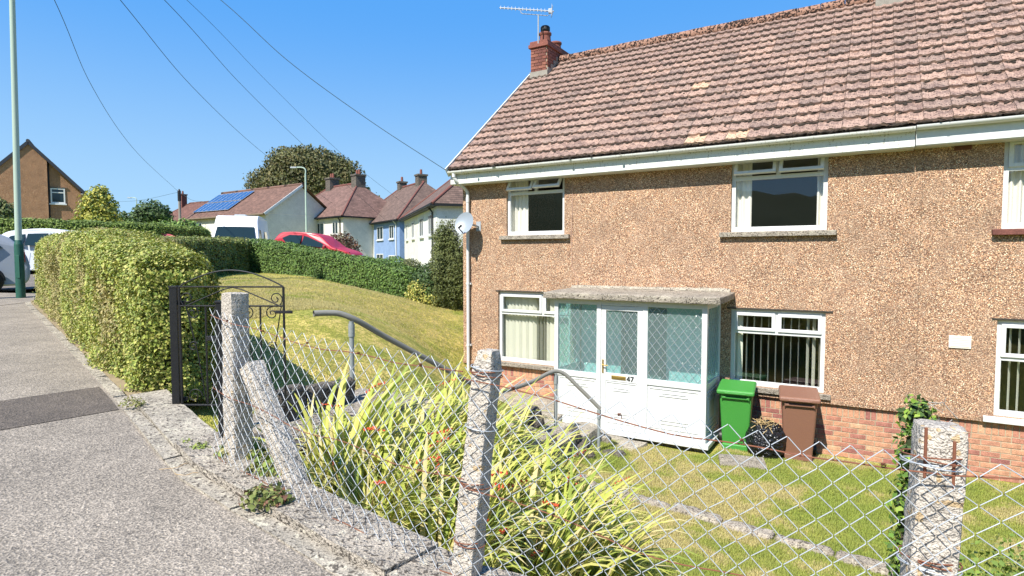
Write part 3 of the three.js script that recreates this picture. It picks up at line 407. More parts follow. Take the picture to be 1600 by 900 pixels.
// ---- the porch of number 47
{
  const F = 1.0, y0 = 0.14, y1 = 2.40, rail = 1.06, S = [2.78, 3.66, 4.47, 5.5];
  const post = [];
  post.push(rspan(S[0], S[0] + 0.075, y0, y1, F - 0.075, F), rspan(S[3] - 0.085, S[3], y0, y1, F - 0.085, F), rspan(S[1] - 0.05, S[1] + 0.03, y0, y1, F - 0.07, F), rspan(S[2] - 0.03, S[2] + 0.06, y0, y1, F - 0.07, F));
  post.push(rspan(S[0] + 0.07, S[3] - 0.08, y1 - 0.09, y1, F - 0.068, F - 0.003));
  for (const [a, b] of [[S[0] + 0.07, S[1] - 0.048], [S[2] + 0.055, S[3] - 0.082]]) { post.push(rspan(a, b, rail - 0.06, rail + 0.04, F - 0.066, F - 0.004), rspan(a, b, y0, y0 + 0.1, F - 0.066, F - 0.004)); }
  for (const s of [S[3] - 0.07, S[0]]) { post.push(rspan(s, s + 0.07, y0, y1, 0.005, 0.07), rspan(s + 0.003, s + 0.067, rail - 0.06, rail + 0.04, 0.06, F - 0.08), rspan(s + 0.003, s + 0.067, y1 - 0.09, y1 - 0.001, 0.06, F - 0.08), rspan(s + 0.003, s + 0.067, y0, y0 + 0.1, 0.06, F - 0.08)); }
  const porch = mesh('porch', boxUV(merge(post), 1), M.upvc, houseA);
  mesh('porch_roof', (() => { const g = rough(3.12, 0.12, 1.16, 0.008, 3, 2, 26); g.rotateX(0.03); g.translate(4.17, 2.475, 0.565); return boxUV(g, 0.7); })(), M.conc, porch);
  mesh('mortar_fillet', boxUV(rough(3.0, 0.07, 0.1, 0.015, 7, 5, 30).rotateX(0.7).translate(4.15, 2.555, 0.03), 0.7), M.concPale, porch);
  mesh('porch_sill', boxUV(rspan(S[0] - 0.12, S[3] + 0.06, 0.07, y0 + 0.004, -0.02, F + 0.07, 0.012), 1), M.upvc, porch);
  mesh('porch_base', boxUV(span(S[0] - 0.05, S[3], -0.25, 0.069, 0.0, F - 0.03), 1), M.concDark, porch);
  mesh('porch_floor', span(S[0] + 0.08, S[3] - 0.09, 0.145, 0.16, 0.01, F - 0.09), std({ color: lin(0.25, 0.14, 0.09) }), porch);
  const panel = (a, b, c, d, z, lines) => { // flat panel with raised edge mouldings
    const g = [rspan(a, b, c, d, z - 0.024, z, 0.004)];
    for (const [m, w] of lines) { g.push(span(a + m, b - m, d - m - w, d - m, z - 0.01, z + 0.012), span(a + m, b - m, c + m, c + m + w, z - 0.01, z + 0.012), span(a + m, a + m + w, c + m + w, d - m - w, z - 0.01, z + 0.0115), span(b - m - w, b - m, c + m + w, d - m - w, z - 0.01, z + 0.0115)); }
    const W = b - a; for (const [k, q] of [[0.17, 0.2], [0.13, 0.28]]) for (const y of [d - q * 0.55, c + q * 0.7]) g.push(span(a + W * (0.1 + k), b - W * (0.1 + k), y - 0.012, y, z - 0.01, z + 0.012));
    return boxUV(merge(g), 1);
  };
  const lattice2 = (w, h, nx, ny) => { // lead cames: crossed slanting strips clipped to the pane
    const g = [], dx = w / nx, dy = h / ny, sl = dy / dx, t = 0.0055;
    const add = (xa, ya, xb, yb) => { const L = Math.hypot(xb - xa, yb - ya); if (L < 0.01) return; g.push(bx(L, t, 0.004).rotateZ(Math.atan2(yb - ya, xb - xa)).translate((xa + xb) / 2 - w / 2, (ya + yb) / 2 - h / 2, 0)); };
    for (let k = -ny; k < nx + ny; k++) { // y = sl*(x - k*dx)
      let xa = Math.max(0, k * dx), xb = Math.min(w, k * dx + h / sl); if (xb > xa) add(xa, sl * (xa - k * dx), xb, sl * (xb - k * dx));
      xa = Math.max(0, k * dx - h / sl + 0), xb = Math.min(w, k * dx); if (xb > xa) add(xa, sl * (k * dx - xa), xb, sl * (k * dx - xb));
    }
    return merge(g);
  };
  const glaze = (a, b, c, d, z, nx, ny, turn) => {
    const w = b - a, h = d - c, p = mesh('leaded_pane', boxUV(bx(w, h, 0.006), 1.6, a, 0.2), M.obscure, porch), q = mesh('lead_lattice', lattice2(w, h, nx, ny), M.lead, porch);
    if (turn) { p.position.set(z, (c + d) / 2, (a + b) / 2); q.position.set(z + 0.005, (c + d) / 2, (a + b) / 2); p.rotation.y = q.rotation.y = Math.PI / 2; }
    else { p.position.set((a + b) / 2, (c + d) / 2, z); q.position.set((a + b) / 2, (c + d) / 2, z + 0.0055); }
  };
  glaze(S[0] + 0.075, S[1] - 0.05, rail + 0.04, y1 - 0.09, F - 0.035, 5, 6); glaze(S[2] + 0.06, S[3] - 0.085, rail + 0.04, y1 - 0.09, F - 0.035, 6, 6.5);
  glaze(0.07, F - 0.085, rail + 0.04, y1 - 0.09, S[3] - 0.03, 6, 6, true); glaze(0.07, F - 0.085, rail + 0.04, y1 - 0.09, S[0] + 0.03, 6, 6, true);
  mesh('porch_panel', panel(S[0] + 0.07, S[1] - 0.048, y0 + 0.1, rail - 0.06, F - 0.025, [[0.035, 0.008]]), M.upvc, porch);
  mesh('porch_panel', panel(S[2] + 0.055, S[3] - 0.082, y0 + 0.1, rail - 0.06, F - 0.025, [[0.045, 0.008]]), M.upvc, porch);
  for (const s of [S[3] - 0.022, S[0] + 0.03]) { const p = mesh('side_panel', panel(-0.44, 0.44, y0 + 0.1, rail - 0.06, 0, [[0.06, 0.02], [0.13, 0.02], [0.2, 0.02]]), M.upvc, porch); p.rotation.y = Math.PI / 2; p.position.set(s, 0, 0.5); }
  // the door
  const a = S[1] + 0.032, b = S[2] - 0.032, z = F - 0.012, dg = [];
  dg.push(rspan(a, a + 0.09, y0 + 0.01, y1 - 0.095, z - 0.05, z), rspan(b - 0.09, b, y0 + 0.01, y1 - 0.095, z - 0.05, z), rspan(a + 0.085, b - 0.085, y1 - 0.18, y1 - 0.097, z - 0.048, z - 0.002), rspan(a + 0.085, b - 0.085, 0.99, 1.13, z - 0.048, z - 0.002), rspan(a + 0.085, b - 0.085, y0 + 0.012, y0 + 0.1, z - 0.048, z - 0.002));
  mesh('door', boxUV(merge(dg), 1), M.upvc, porch);
  mesh('door_panel', panel(a + 0.088, b - 0.088, y0 + 0.1, 0.992, z - 0.014, [[0.02, 0.007]]), M.upvc, porch);
  glaze(a + 0.09, b - 0.09, 1.13, y1 - 0.18, z - 0.028, 4.5, 6);
  mesh('letter_plate', merge([rspan(a + 0.2, a + 0.46, 1.03, 1.095, z - 0.004, z + 0.008, 0.003), rspan(a + 0.225, a + 0.435, 1.043, 1.082, z + 0.005, z + 0.013, 0.002)]), M.brass, porch);
  mesh('door_handle', merge([rspan(a + 0.025, a + 0.055, 1.12, 1.36, z - 0.002, z + 0.012, 0.004), rod(V(a + 0.04, 1.27, z + 0.01), V(a + 0.04, 1.27, z + 0.05), 0.009), rod(V(a + 0.035, 1.27, z + 0.05), V(a + 0.15, 1.265, z + 0.05), 0.009)]), M.brass, porch);
  const font = await new FontLoader().loadAsync('fonts/droid/droid_sans_bold.typeface.json');
  const num = new TextGeometry('47', { font, size: 0.085, depth: 0.006, curveSegments: 5 }); num.translate(a + 0.475, 1.02, z - 0.001); mesh('house_number', num, M.black, porch);
  mesh('inner_door', merge([rspan(3.72, 4.53, 0.2, 2.18, -0.16, -0.11), rspan(3.85, 4.4, 0.35, 0.95, -0.12, -0.1)]), std({ color: lin(0.10, 0.13, 0.11), roughness: 0.5 }), porch);
  mesh('inner_wall', merge([span(S[0] + 0.09, 3.69, 0.17, 2.36, 0.003, 0.012), span(4.56, S[3] - 0.09, 0.17, 2.36, 0.003, 0.012)]), std({ color: lin(0.62, 0.74, 0.73), roughness: 0.9 }), porch);
  // things kept in the porch show only as soft shapes through the glass
}
{ // small fittings on the wall
  const v = mesh('air_brick', merge([rspan(7.47, 7.7, 4.70, 4.84, -0.01, 0.012, 0.003), ...[0, 1, 2, 3, 4].map(i => span(7.485, 7.685, 4.716 + i * 0.025, 4.724 + i * 0.025, 0.008, 0.02))]), M.stackBricks[1], houseA); v.userData.label = 'brown slotted air brick';
  mesh('cable', wire([V(2.66, 4.75, 0.012), V(2.665, 4.2, 0.012), V(2.64, 3.6, 0.012), V(2.66, 3.0, 0.012), V(2.70, 2.85, 0.013), V(2.78, 2.72, 0.013), V(2.79, 2.56, 0.014)], 0.006), std({ color: lin(0.5, 0.32, 0.24) }), houseA);
}
// ---- the neighbour's half
const houseB = base('semi_detached_house', HOUSE0.toArray(), HANG);
tag(houseB, 'right-hand half of the pebble-dashed pair, cut off by the picture edge', 'house');
const S0 = WA + 0.004, S1 = 14.2, winB = { u: [9.22, 10.6, 3.53, 4.8], g: [9.22, 10.6, 0.9, 2.26] };
mesh('wall', boxUV(ext(wallShape(S0, S1, DPC, 5.06, Object.values(winB)), 0.25, -0.25), 1), M.dash, houseB);
mesh('render_drip', boxUV(new THREE.BoxGeometry(S1 - S0, 0.06, 0.03).translate((S1 + S0) / 2, DPC + 0.012, 0.012), 1), M.dash, houseB);
{
  const pl = mesh('plinth', boxUV(span(S0, S1, -0.3, DPC - 0.002, -0.25, -0.033), 1), M.mortar, houseB);
  brickCourses(pl, S0 + 0.004, 11.3, -0.06, 8, 0.0805, DPC - 0.006, () => false);
  mesh('rear_wall', boxUV(merge([span(S0, S1, -0.2, 5.06, -7.5, -7.25), span(S1 - 0.25, S1, DPC, 5.06, -7.24, -0.252)]), 1), M.dash, houseB);
  mesh('upper_floor', merge([span(S0 + 0.1, S1 - 0.26, 2.75, 2.95, -7.24, -0.26), span(S0 + 0.1, S1 - 0.26, -0.1, 0.18, -7.24, -0.26)]), M.roomFloor, houseB);
  mesh('ceiling', merge([span(S0 + 0.1, S1 - 0.26, 5.0, 5.06, -7.24, -0.26), span(S0 + 0.1, S1 - 0.26, 0.19, 2.74, -4.1, -4.0), span(S0 + 0.1, S1 - 0.26, 2.96, 4.99, -4.1, -4.0)]), M.room, houseB);
  windowOf(houseB, ...winB.u, { transom: 4.36, mull: 10.2, sill: [9.12, 10.7], sillMat: M.stackBricks[1], curtains: [[9.25, 9.5]] });
  windowOf(houseB, ...winB.g, { transom: 1.72, mull: 10.2, sill: [9.1, 10.72], sillMat: M.upvc, sillOut: 0.06, lintel: true, slats: Array.from({ length: 12 }, (_, i) => [9.3 + i * 0.1, 1.15]) });
  tileRoof(houseB, -0.1 + 25 * TW, 17, 200);
  eaves(houseB, WA - 0.11, S1, M.upvc, 0.012);
  chimneyStack(houseB, 7.66, 8.9, -3.42, -4.1, 9.3, [[8.0, -3.76, 0.3], [8.5, -3.76, 0.3]]);
  mesh('air_brick', merge([rspan(8.66, 8.86, 4.66, 4.8, -0.01, 0.012, 0.003), ...[0, 1, 2, 3].map(i => span(8.675, 8.845, 4.68 + i * 0.028, 4.688 + i * 0.028, 0.008, 0.02))]), M.stackBricks[1], houseB);
  mesh('wall_vent', merge([rspan(8.68, 8.94, 1.83, 2.01, -0.01, 0.02, 0.006), ...[0, 1, 2, 3, 4, 5].map(i => span(8.70, 8.92, 1.855 + i * 0.024, 1.864 + i * 0.024, 0.018, 0.026))]), std({ color: lin(0.78, 0.72, 0.62), roughness: 0.6 }), houseB);
}
{ // dish on a bracket by the corner
  const p = hw(0.30, 3.86, 0), d = base('satellite_dish', p.toArray(), HANG); tag(d, 'small grey satellite dish bracketed to the wall beside the downpipe', 'satellite dish');
  const bowl = new THREE.LatheGeometry(Array.from({ length: 11 }, (_, i) => new THREE.Vector2(0.235 * i / 10, 0.055 * (i / 10) ** 2)), 30).scale(0.93, 1, 1.05); // opens along +y
  const dir = V(0.10, 0.32, 0.94).normalize(), q = new THREE.Quaternion().setFromUnitVectors(V(0, 1, 0), dir), c = V(-0.02, 0.0, 0.30);
  const b = mesh('reflector', bowl, std({ color: lin(0.30, 0.34, 0.38), roughness: 0.4, metalness: 0.1 }), d); b.quaternion.copy(q); b.position.copy(c);
  const low = c.clone().add(V(0, -0.21, 0.06)), f = c.clone().addScaledVector(dir, 0.3).add(V(0.0, -0.2, 0));
  mesh('feed_arm', merge([rod(low, f, 0.012), rod(c.clone().add(V(0, -0.1, -0.03)), low, 0.012)]), M.iron, d);
  mesh('feed_horn', rod(f, f.clone().add(V(0.03, 0.06, -0.06)), 0.025, 12), M.iron, d);
  mesh('wall_bracket', merge([rod(V(0.12, -0.05, 0), V(0.1, -0.02, 0.2), 0.02), rod(V(0.1, -0.02, 0.2), c.clone().addScaledVector(dir, -0.01), 0.02), rspan(0.06, 0.18, -0.15, 0.06, 0.001, 0.012, 0.003)]), M.grey, d);
}
{ // aerial on the chimney
  const p = hw(0.22, 9.12, -3.02), d = base('television_aerial', p.toArray(), 0); tag(d, 'thin metal rooftop television aerial with many short cross rods', 'aerial');
  mesh('mast', rod(V(0, -0.5, 0), V(0, 0.28, 0), 0.018), M.grey, d);
  mesh('cradle', wire([V(-0.45, 0.42, 0), V(-0.45, 0.33, 0), V(-0.41, 0.30, 0), V(0, 0.27, 0), V(0.24, 0.25, 0), V(0.28, 0.28, 0), V(0.28, 0.38, 0)], 0.011, 8), M.grey, d);
  mesh('boom', rod(V(-1.0, 0.45, 0), V(0.4, 0.36, 0), 0.018), M.zinc, d);
  for (let i = 0; i < 14; i++) { const x = -0.97 + i * 0.095; mesh('element', rod(V(x, 0.45 - (x + 1) * 0.064 + 0.09, -0.1), V(x, 0.45 - (x + 1) * 0.064 - 0.08, 0.1), 0.009, 6), M.zinc, d); }
  mesh('reflector', merge([rod(V(0.34, 0.24, -0.12), V(0.34, 0.5, -0.12), 0.006), rod(V(0.34, 0.24, 0.12), V(0.34, 0.5, 0.12), 0.006), rod(V(0.36, 0.3, -0.16), V(0.36, 0.3, 0.16), 0.006), rod(V(0.36, 0.44, -0.16), V(0.36, 0.44, 0.16), 0.006), rspan(0.26, 0.36, 0.31, 0.43, -0.03, 0.03, 0.012)]), M.zinc, d);
}
// ---- bins, bag and slab beside the porch
function bin(name, label, col, s, n, turn) {
  const y = 0.0, p = hw(s, y, n), g = base(name, p.toArray(), HANG + turn); tag(g, label, 'wheelie bin');
  const mat = std({ color: col, roughness: 0.42, bumpMap: M.concBump, bumpScale: 0.002 });
  const body = rb(0.5, 0.93, 0.56, 0.035, 0, 0.53, 0, 3), q = body.attributes.position; for (let i = 0; i < q.count; i++) { const t = clamp((q.getY(i) - 0.06) / 0.93), k = lerp(0.80, 1.0, t), kz = lerp(0.72, 1, t); q.setX(i, q.getX(i) * k); q.setZ(i, (q.getZ(i) + 0.28) * kz - 0.28 + (1 - kz) * 0.1); } body.computeVertexNormals();
  const b = mesh('bin_body', body, mat, g);
  mesh('bin_rim', merge([rspan(-0.27, 0.27, 0.93, 0.985, -0.29, 0.295, 0.02), rspan(-0.2, 0.2, 0.865, 0.9, 0.255, 0.3, 0.01), rspan(-0.21, -0.195, 0.86, 0.96, 0.25, 0.302, 0.004), rspan(0.195, 0.21, 0.86, 0.96, 0.25, 0.302, 0.004)]), mat, g);
  const lid = rb(0.57, 0.075, 0.66, 0.03, 0, 1.02, 0.01, 3), lp = lid.attributes.position; for (let i = 0; i < lp.count; i++) { const z = lp.getZ(i), x = lp.getX(i); lp.setY(i, lp.getY(i) + 0.035 * (1 - (x / 0.29) ** 2) * smooth(0.34, 0.0, z) - 0.05 * smooth(0.18, 0.34, z)); } lid.computeVertexNormals();
  const L = mesh('bin_lid', lid, mat, g); mesh('lid_grip', merge([rspan(-0.16, 0.16, 0.955, 0.975, 0.325, 0.36, 0.006)]), mat, L);
  mesh('handle', merge([rod(V(-0.24, 1.02, -0.35), V(0.24, 1.02, -0.35), 0.016), rod(V(-0.2, 1.0, -0.27), V(-0.2, 1.02, -0.35), 0.02), rod(V(0.2, 1.0, -0.27), V(0.2, 1.02, -0.35), 0.02)]), mat, g);
  for (const x of [-0.25, 0.25]) mesh('wheel', new THREE.CylinderGeometry(0.1, 0.1, 0.05, 18).rotateZ(Math.PI / 2).translate(x, 0.1, -0.22), M.black, g);
  mesh('foot', rspan(-0.2, 0.2, 0.0, 0.1, 0.02, 0.2, 0.02), mat, g);
}
bin('wheelie_bin', 'green plastic wheelie bin standing against the porch', lin(0.055, 0.27, 0.045), 5.86, 0.42, 0.10);
bin('wheelie_bin', 'brown plastic wheelie bin beside the black sack', lin(0.235, 0.115, 0.075), 6.78, 0.42, 0.14);
{
  const p = hw(6.34, 0.0, 0.62), g = base('refuse_sack', p.toArray(), HANG); tag(g, 'black plastic sack of dry garden cuttings between the two bins', 'bag');
  const s = new THREE.SphereGeometry(0.31, 44, 34), q = s.attributes.position; for (let i = 0; i < q.count; i++) { const v = V(q.getX(i), q.getY(i), q.getZ(i)), u = v.clone().normalize(); const w = 1 + 0.16 * fbm(u.x * 2.2, u.y * 2.2, u.z * 2.2) + 0.2 * Math.abs(fbm(u.x * 6 + 3, u.y * 3, u.z * 6)) + 0.09 * Math.abs(noise(u.x * 11, u.y * 8, u.z * 11)); q.setXYZ(i, v.x * w * 0.92, Math.max(-0.235, v.y * w * 1.12) + (u.y > 0.6 ? -0.06 * smooth(0.75, 1, u.y) : 0), v.z * w * 0.85); } s.computeVertexNormals();
  mesh('sack', s.translate(0, 0.24, 0), new THREE.MeshPhysicalMaterial({ color: lin(0.012, 0.012, 0.014), roughness: 0.28, bumpMap: obsBump, bumpScale: 0.06, side: THREE.DoubleSide }), g);
  const st = []; for (let i = 0; i < 90; i++) { const a = rr(0, 6.28), r = rr(0, 0.15), p0 = V(Math.cos(a) * r, 0.5 + rr(-0.03, 0.05), Math.sin(a) * r + 0.06), b = p0.clone().add(V(rr(-0.13, 0.13), rr(-0.09, 0.09), rr(-0.05, 0.12))); st.push(wire([p0, p0.clone().lerp(b, 0.5).add(V(0, rr(0, 0.03), 0)), b], rr(0.003, 0.006), 4)); }
  const t = mesh('dry_cuttings', merge(st), std({ color: lin(0.50, 0.36, 0.17) }), g); t.userData.kind = 'stuff';
}
{
  const p = hw(6.1, 0.045, 1.25), m = mesh('paving_slab', boxUV(rough(0.66, 0.06, 0.5, 0.006, 6, 1, 16), 1), M.conc); m.position.copy(p); m.rotation.y = HANG + 0.25; tag(m, 'small worn paving slab in the grass in front of the bins', 'paving slab');
}
{ // old concrete edging crossing the lower lawn
  const g = base('lawn_edging'); tag(g, 'long broken concrete edging strip running across the lower lawn', 'edging');
  const A = V(0.55, 0, -8.0), B = V(3.75, 0, -5.45), n = 7;
  for (let i = 0; i < n; i++) { const a = A.clone().lerp(B, i / n), b = A.clone().lerp(B, (i + 1) / n), m = a.clone().add(b).multiplyScalar(0.5), L = a.distanceTo(b); const o = mesh('edging_piece', boxUV(rough(L - 0.01, 0.22, 0.17 + 0.05 * Math.sin(i * 2.1), 0.022, 5, i * 3, 22), 0.9, i * 0.3, i * 0.7), M.conc, g); o.position.set(m.x, groundY(m.x, -m.z) - 0.045, m.z); o.rotation.set(rr(-0.05, 0.05), -Math.atan2(b.z - a.z, b.x - a.x) + rr(-0.04, 0.04), rr(-0.02, 0.02)); }
}
// ---- path, steps, rail
{
  const steps = base('garden_steps'); tag(steps, 'worn concrete steps going down from the gate to the porch', 'steps');
  const path = [[-2.12, 4.5, 1.66], [-1.95, 5.2, 1.70], [-1.55, 6.05, 1.66], [-1.15, 6.6, 1.44], [-0.75, 7.05, 1.18], [-0.35, 7.55, 0.92], [0.0, 8.05, 0.68], [0.4, 8.7, 0.52], [0.8, 9.35, 0.38], [1.15, 9.9, 0.2], [1.62, 9.5, 0.07]];
  path.forEach(([X, Z, y], i) => { const nx = path[Math.min(path.length - 1, i + 1)], pv = path[Math.max(0, i - 1)], a = Math.atan2(nx[1] - pv[1], nx[0] - pv[0]); const o = mesh('step', boxUV(rough(0.85, 0.34, 1.0, 0.016, 4, i * 2, 14), 0.9, i * 0.4, 0), i > 7 ? M.concPale : i < 1 ? M.concDark : M.conc, steps); o.position.set(X, y - 0.17, -Z); o.rotation.y = a; });
  // flat concrete path along the front of the house
  const a = hw(0.2, 0.3, 0.55), pth = mesh('front_path', boxUV(rough(2.9, 0.2, 1.1, 0.01, 2, 4, 20), 0.8), M.concPale, null); pth.position.copy(hw(1.5, 0.2, 0.62)); pth.rotation.y = HANG; pth.rotation.z = -0.02; pth.userData.kind = 'structure';
  // low wall holding the upper lawn, beside the steps
  const lw = base('garden_wall'); tag(lw, 'low dark mossy wall holding the upper lawn beside the steps', 'wall');
  const wa = at(428, 609, 5.0), wb = at(548, 592, 6.0); for (let i = 0; i < 3; i++) { const m = wa.clone().lerp(wb, (i + 0.5) / 3), L = wa.distanceTo(wb) / 3; const o = mesh('wall_block', boxUV(rough(L - 0.008, 0.55, 0.16, 0.02, 5, i * 4 + 2, 14), 0.9, i * 0.3), M.concDark, lw); o.position.copy(m).add(V(0, -0.275, 0)); o.rotation.y = -Math.atan2(wb.z - wa.z, wb.x - wa.x); }
  // rough kerb stones where the rail ends
  for (const [i, px, py, Z, w, h, d, t, rz] of [[0, 866, 690, 8.9, 0.82, 0.26, 0.24, -0.35, 0.40], [1, 895, 704, 8.85, 0.5, 0.24, 0.28, -0.35, 0.30], [2, 905, 716, 8.7, 0.42, 0.2, 0.3, 0.2, 0.05], [3, 955, 712, 9.0, 0.4, 0.1, 0.26, -0.5, 0.0], [4, 826, 655, 8.6, 0.4, 0.3, 0.25, 0.3, 0.2]]) {
    const o = mesh('kerb_stone', boxUV(rough(w, h, d, 0.03, 4.5, i * 5 + 1, 16), 1, i * 0.3), M.concDark); o.position.copy(at(px, py, Z)); o.rotation.set(0, t, rz);
    tag(o, ['long tilted kerb stone at the foot of the steps, below the handrail bend', 'second tilted kerb stone just right of the long one', 'low flat stone in front of the tilted kerb stones', 'flat dark stone at the porch doorstep by the last rail post', 'upright rough stone left of the tilted kerb stones'][i], 'stone', 'old stones at the foot of the steps');
  }
  const hr = base('handrail'); tag(hr, 'bent grey pipe handrail on thin posts beside the garden steps', 'handrail');
  const R = [[490, 490, 5.9], [510, 489, 5.98], [530, 490, 6.05], [552, 498, 6.12], [600, 525, 6.4], [680, 568, 6.85], [735, 598, 7.2], [760, 612, 7.55], [785, 611, 7.9], [830, 597, 8.5], [858, 583, 8.92], [868, 580, 9.0], [880, 583, 9.03], [905, 606, 9.02], [938, 639, 9.0]].map(q => at(...q));
  mesh('rail', tube(R, 0.031, 10, 140), M.rail, hr);
  const posts = [[549, 502, 6.1, 1.5], [762, 612, 7.55, 0.6], [868.5, 584, 9.0, 0.25], [936, 638, 9.0, 0.02]];
  for (const [px, py, Z, yb] of posts) { const t = at(px, py, Z), p = mesh('rail_post', rod(V(t.x, yb, t.z), t, 0.026, 12), M.pipeBlue, hr); mesh('pipe_collar', merge([rod(t.clone().add(V(0, -0.16, 0)), t.clone().add(V(0, -0.03, 0)), 0.034, 12)]), M.pipeBlue, p); }
}
// ---- gate and its posts
{
  const L = at(272, 455, 4.45), R = at(346, 480, 3.62);
  for (const [nm, P, H, lab] of [['l', L, 1.16, 'black iron gate post against the clipped hedge'], ['r', R, 1.22, 'black iron gate post beside the concrete corner post']]) { const g = base('gate_post', [P.x, P.y - H + 0.03, P.z], 0.15); tag(g, lab, 'gate post', 'iron gate posts'); mesh('post', rb(0.055, H, 0.055, 0.004, 0, H / 2, 0), M.iron, g); mesh('post_cap', rb(0.062, 0.014, 0.062, 0.003, 0, H + 0.004, 0), M.iron, g); if (nm === 'l') for (const y of [H - 0.12, 0.3]) mesh('hinge', rb(0.07, 0.03, 0.03, 0.004, 0.04, y, 0), M.iron, g); else mesh('latch_keep', rb(0.09, 0.03, 0.02, 0.004, -0.04, H - 0.22, 0.02), M.iron, g); }
  const g = base('iron_gate', [L.x + 0.05, L.y - 0.87, L.z + 0.02], -0.03); tag(g, 'open black wrought-iron garden gate with scrolls and arched top', 'gate');
  const W = 0.80, H = 0.905, b = (x0, y0, x1, y1, r = 0.007) => rod(V(x0, y0, 0), V(x1, y1, 0), r, 6), spiral = (cx, cy, r, dir, turn = 0) => { const p = []; for (let i = 0; i <= 26; i++) { const t = i / 26, a = turn + dir * t * 8.6, q = r * (1 - t * 0.82); p.push(V(cx + Math.cos(a) * q, cy + Math.sin(a) * q, 0)); } return wire(p, 0.0045, 5); };
  mesh('gate_frame', merge([b(0, 0, 0, H, 0.009), b(W, 0.0, W, H, 0.009), b(0, H, W, H), b(0, H - 0.145, W, H - 0.145), b(0, 0.0, W, 0.0, 0.009), b(0.34, 0, 0.34, 0.04)]), M.iron, g);
  mesh('gate_arch', wire(Array.from({ length: 21 }, (_, i) => { const t = i / 20; return V(W * t, H + 0.125 * Math.sin(Math.PI * t) ** 0.9, 0); }), 0.006), M.iron, g);
  mesh('bar', b(0.2, 0, 0.2, H - 0.145), M.iron, g); mesh('bar', b(0.62, 0, 0.62, H - 0.145), M.iron, g); mesh('bar', b(0.41, 0, 0.41, H - 0.145), M.iron, g);
  for (const [x0, x1] of [[0.05, 0.19], [0.36, 0.22], [0.47, 0.6], [0.78, 0.64]]) mesh('twisted_rod', wire([V(x0, H - 0.15, 0), V((x0 + x1) / 2 + 0.01, H * 0.45, 0), V(x1, 0.02, 0)], 0.0045), M.iron, g);
  mesh('brace_rod', wire([V(0.06, H - 0.14, 0), V(0.2, H - 0.08, 0), V(0.34, H - 0.02, 0), V(0.41, H - 0.004, 0), V(0.48, H - 0.02, 0), V(0.62, H - 0.08, 0), V(0.76, H - 0.14, 0)], 0.005), M.iron, g);
  for (const [x, y, r, d, t] of [[0.1, 0.07, 0.06, 1, 0], [0.3, 0.07, 0.06, -1, 3.1], [0.52, 0.07, 0.06, 1, 0], [0.71, 0.07, 0.06, -1, 3.1], [0.1, H - 0.2, 0.05, -1, 1.5], [0.3, H - 0.2, 0.05, 1, 1.5], [0.52, H - 0.2, 0.05, -1, 1.5], [0.71, H - 0.2, 0.05, 1, 1.5], [0.74, H - 0.09, 0.055, 1, -1], [0.06, H - 0.09, 0.055, -1, 4.1], [0.1, 0.45, 0.04, 1, 0.6], [0.3, 0.45, 0.04, -1, 2.5], [0.52, 0.45, 0.04, 1, 0.6], [0.71, 0.45, 0.04, -1, 2.5]]) mesh('scroll', spiral(x, y, r, d, t), M.iron, g);
  mesh('latch', rb(0.13, 0.022, 0.02, 0.004, W + 0.0, H - 0.19, 0), M.iron, g);
}
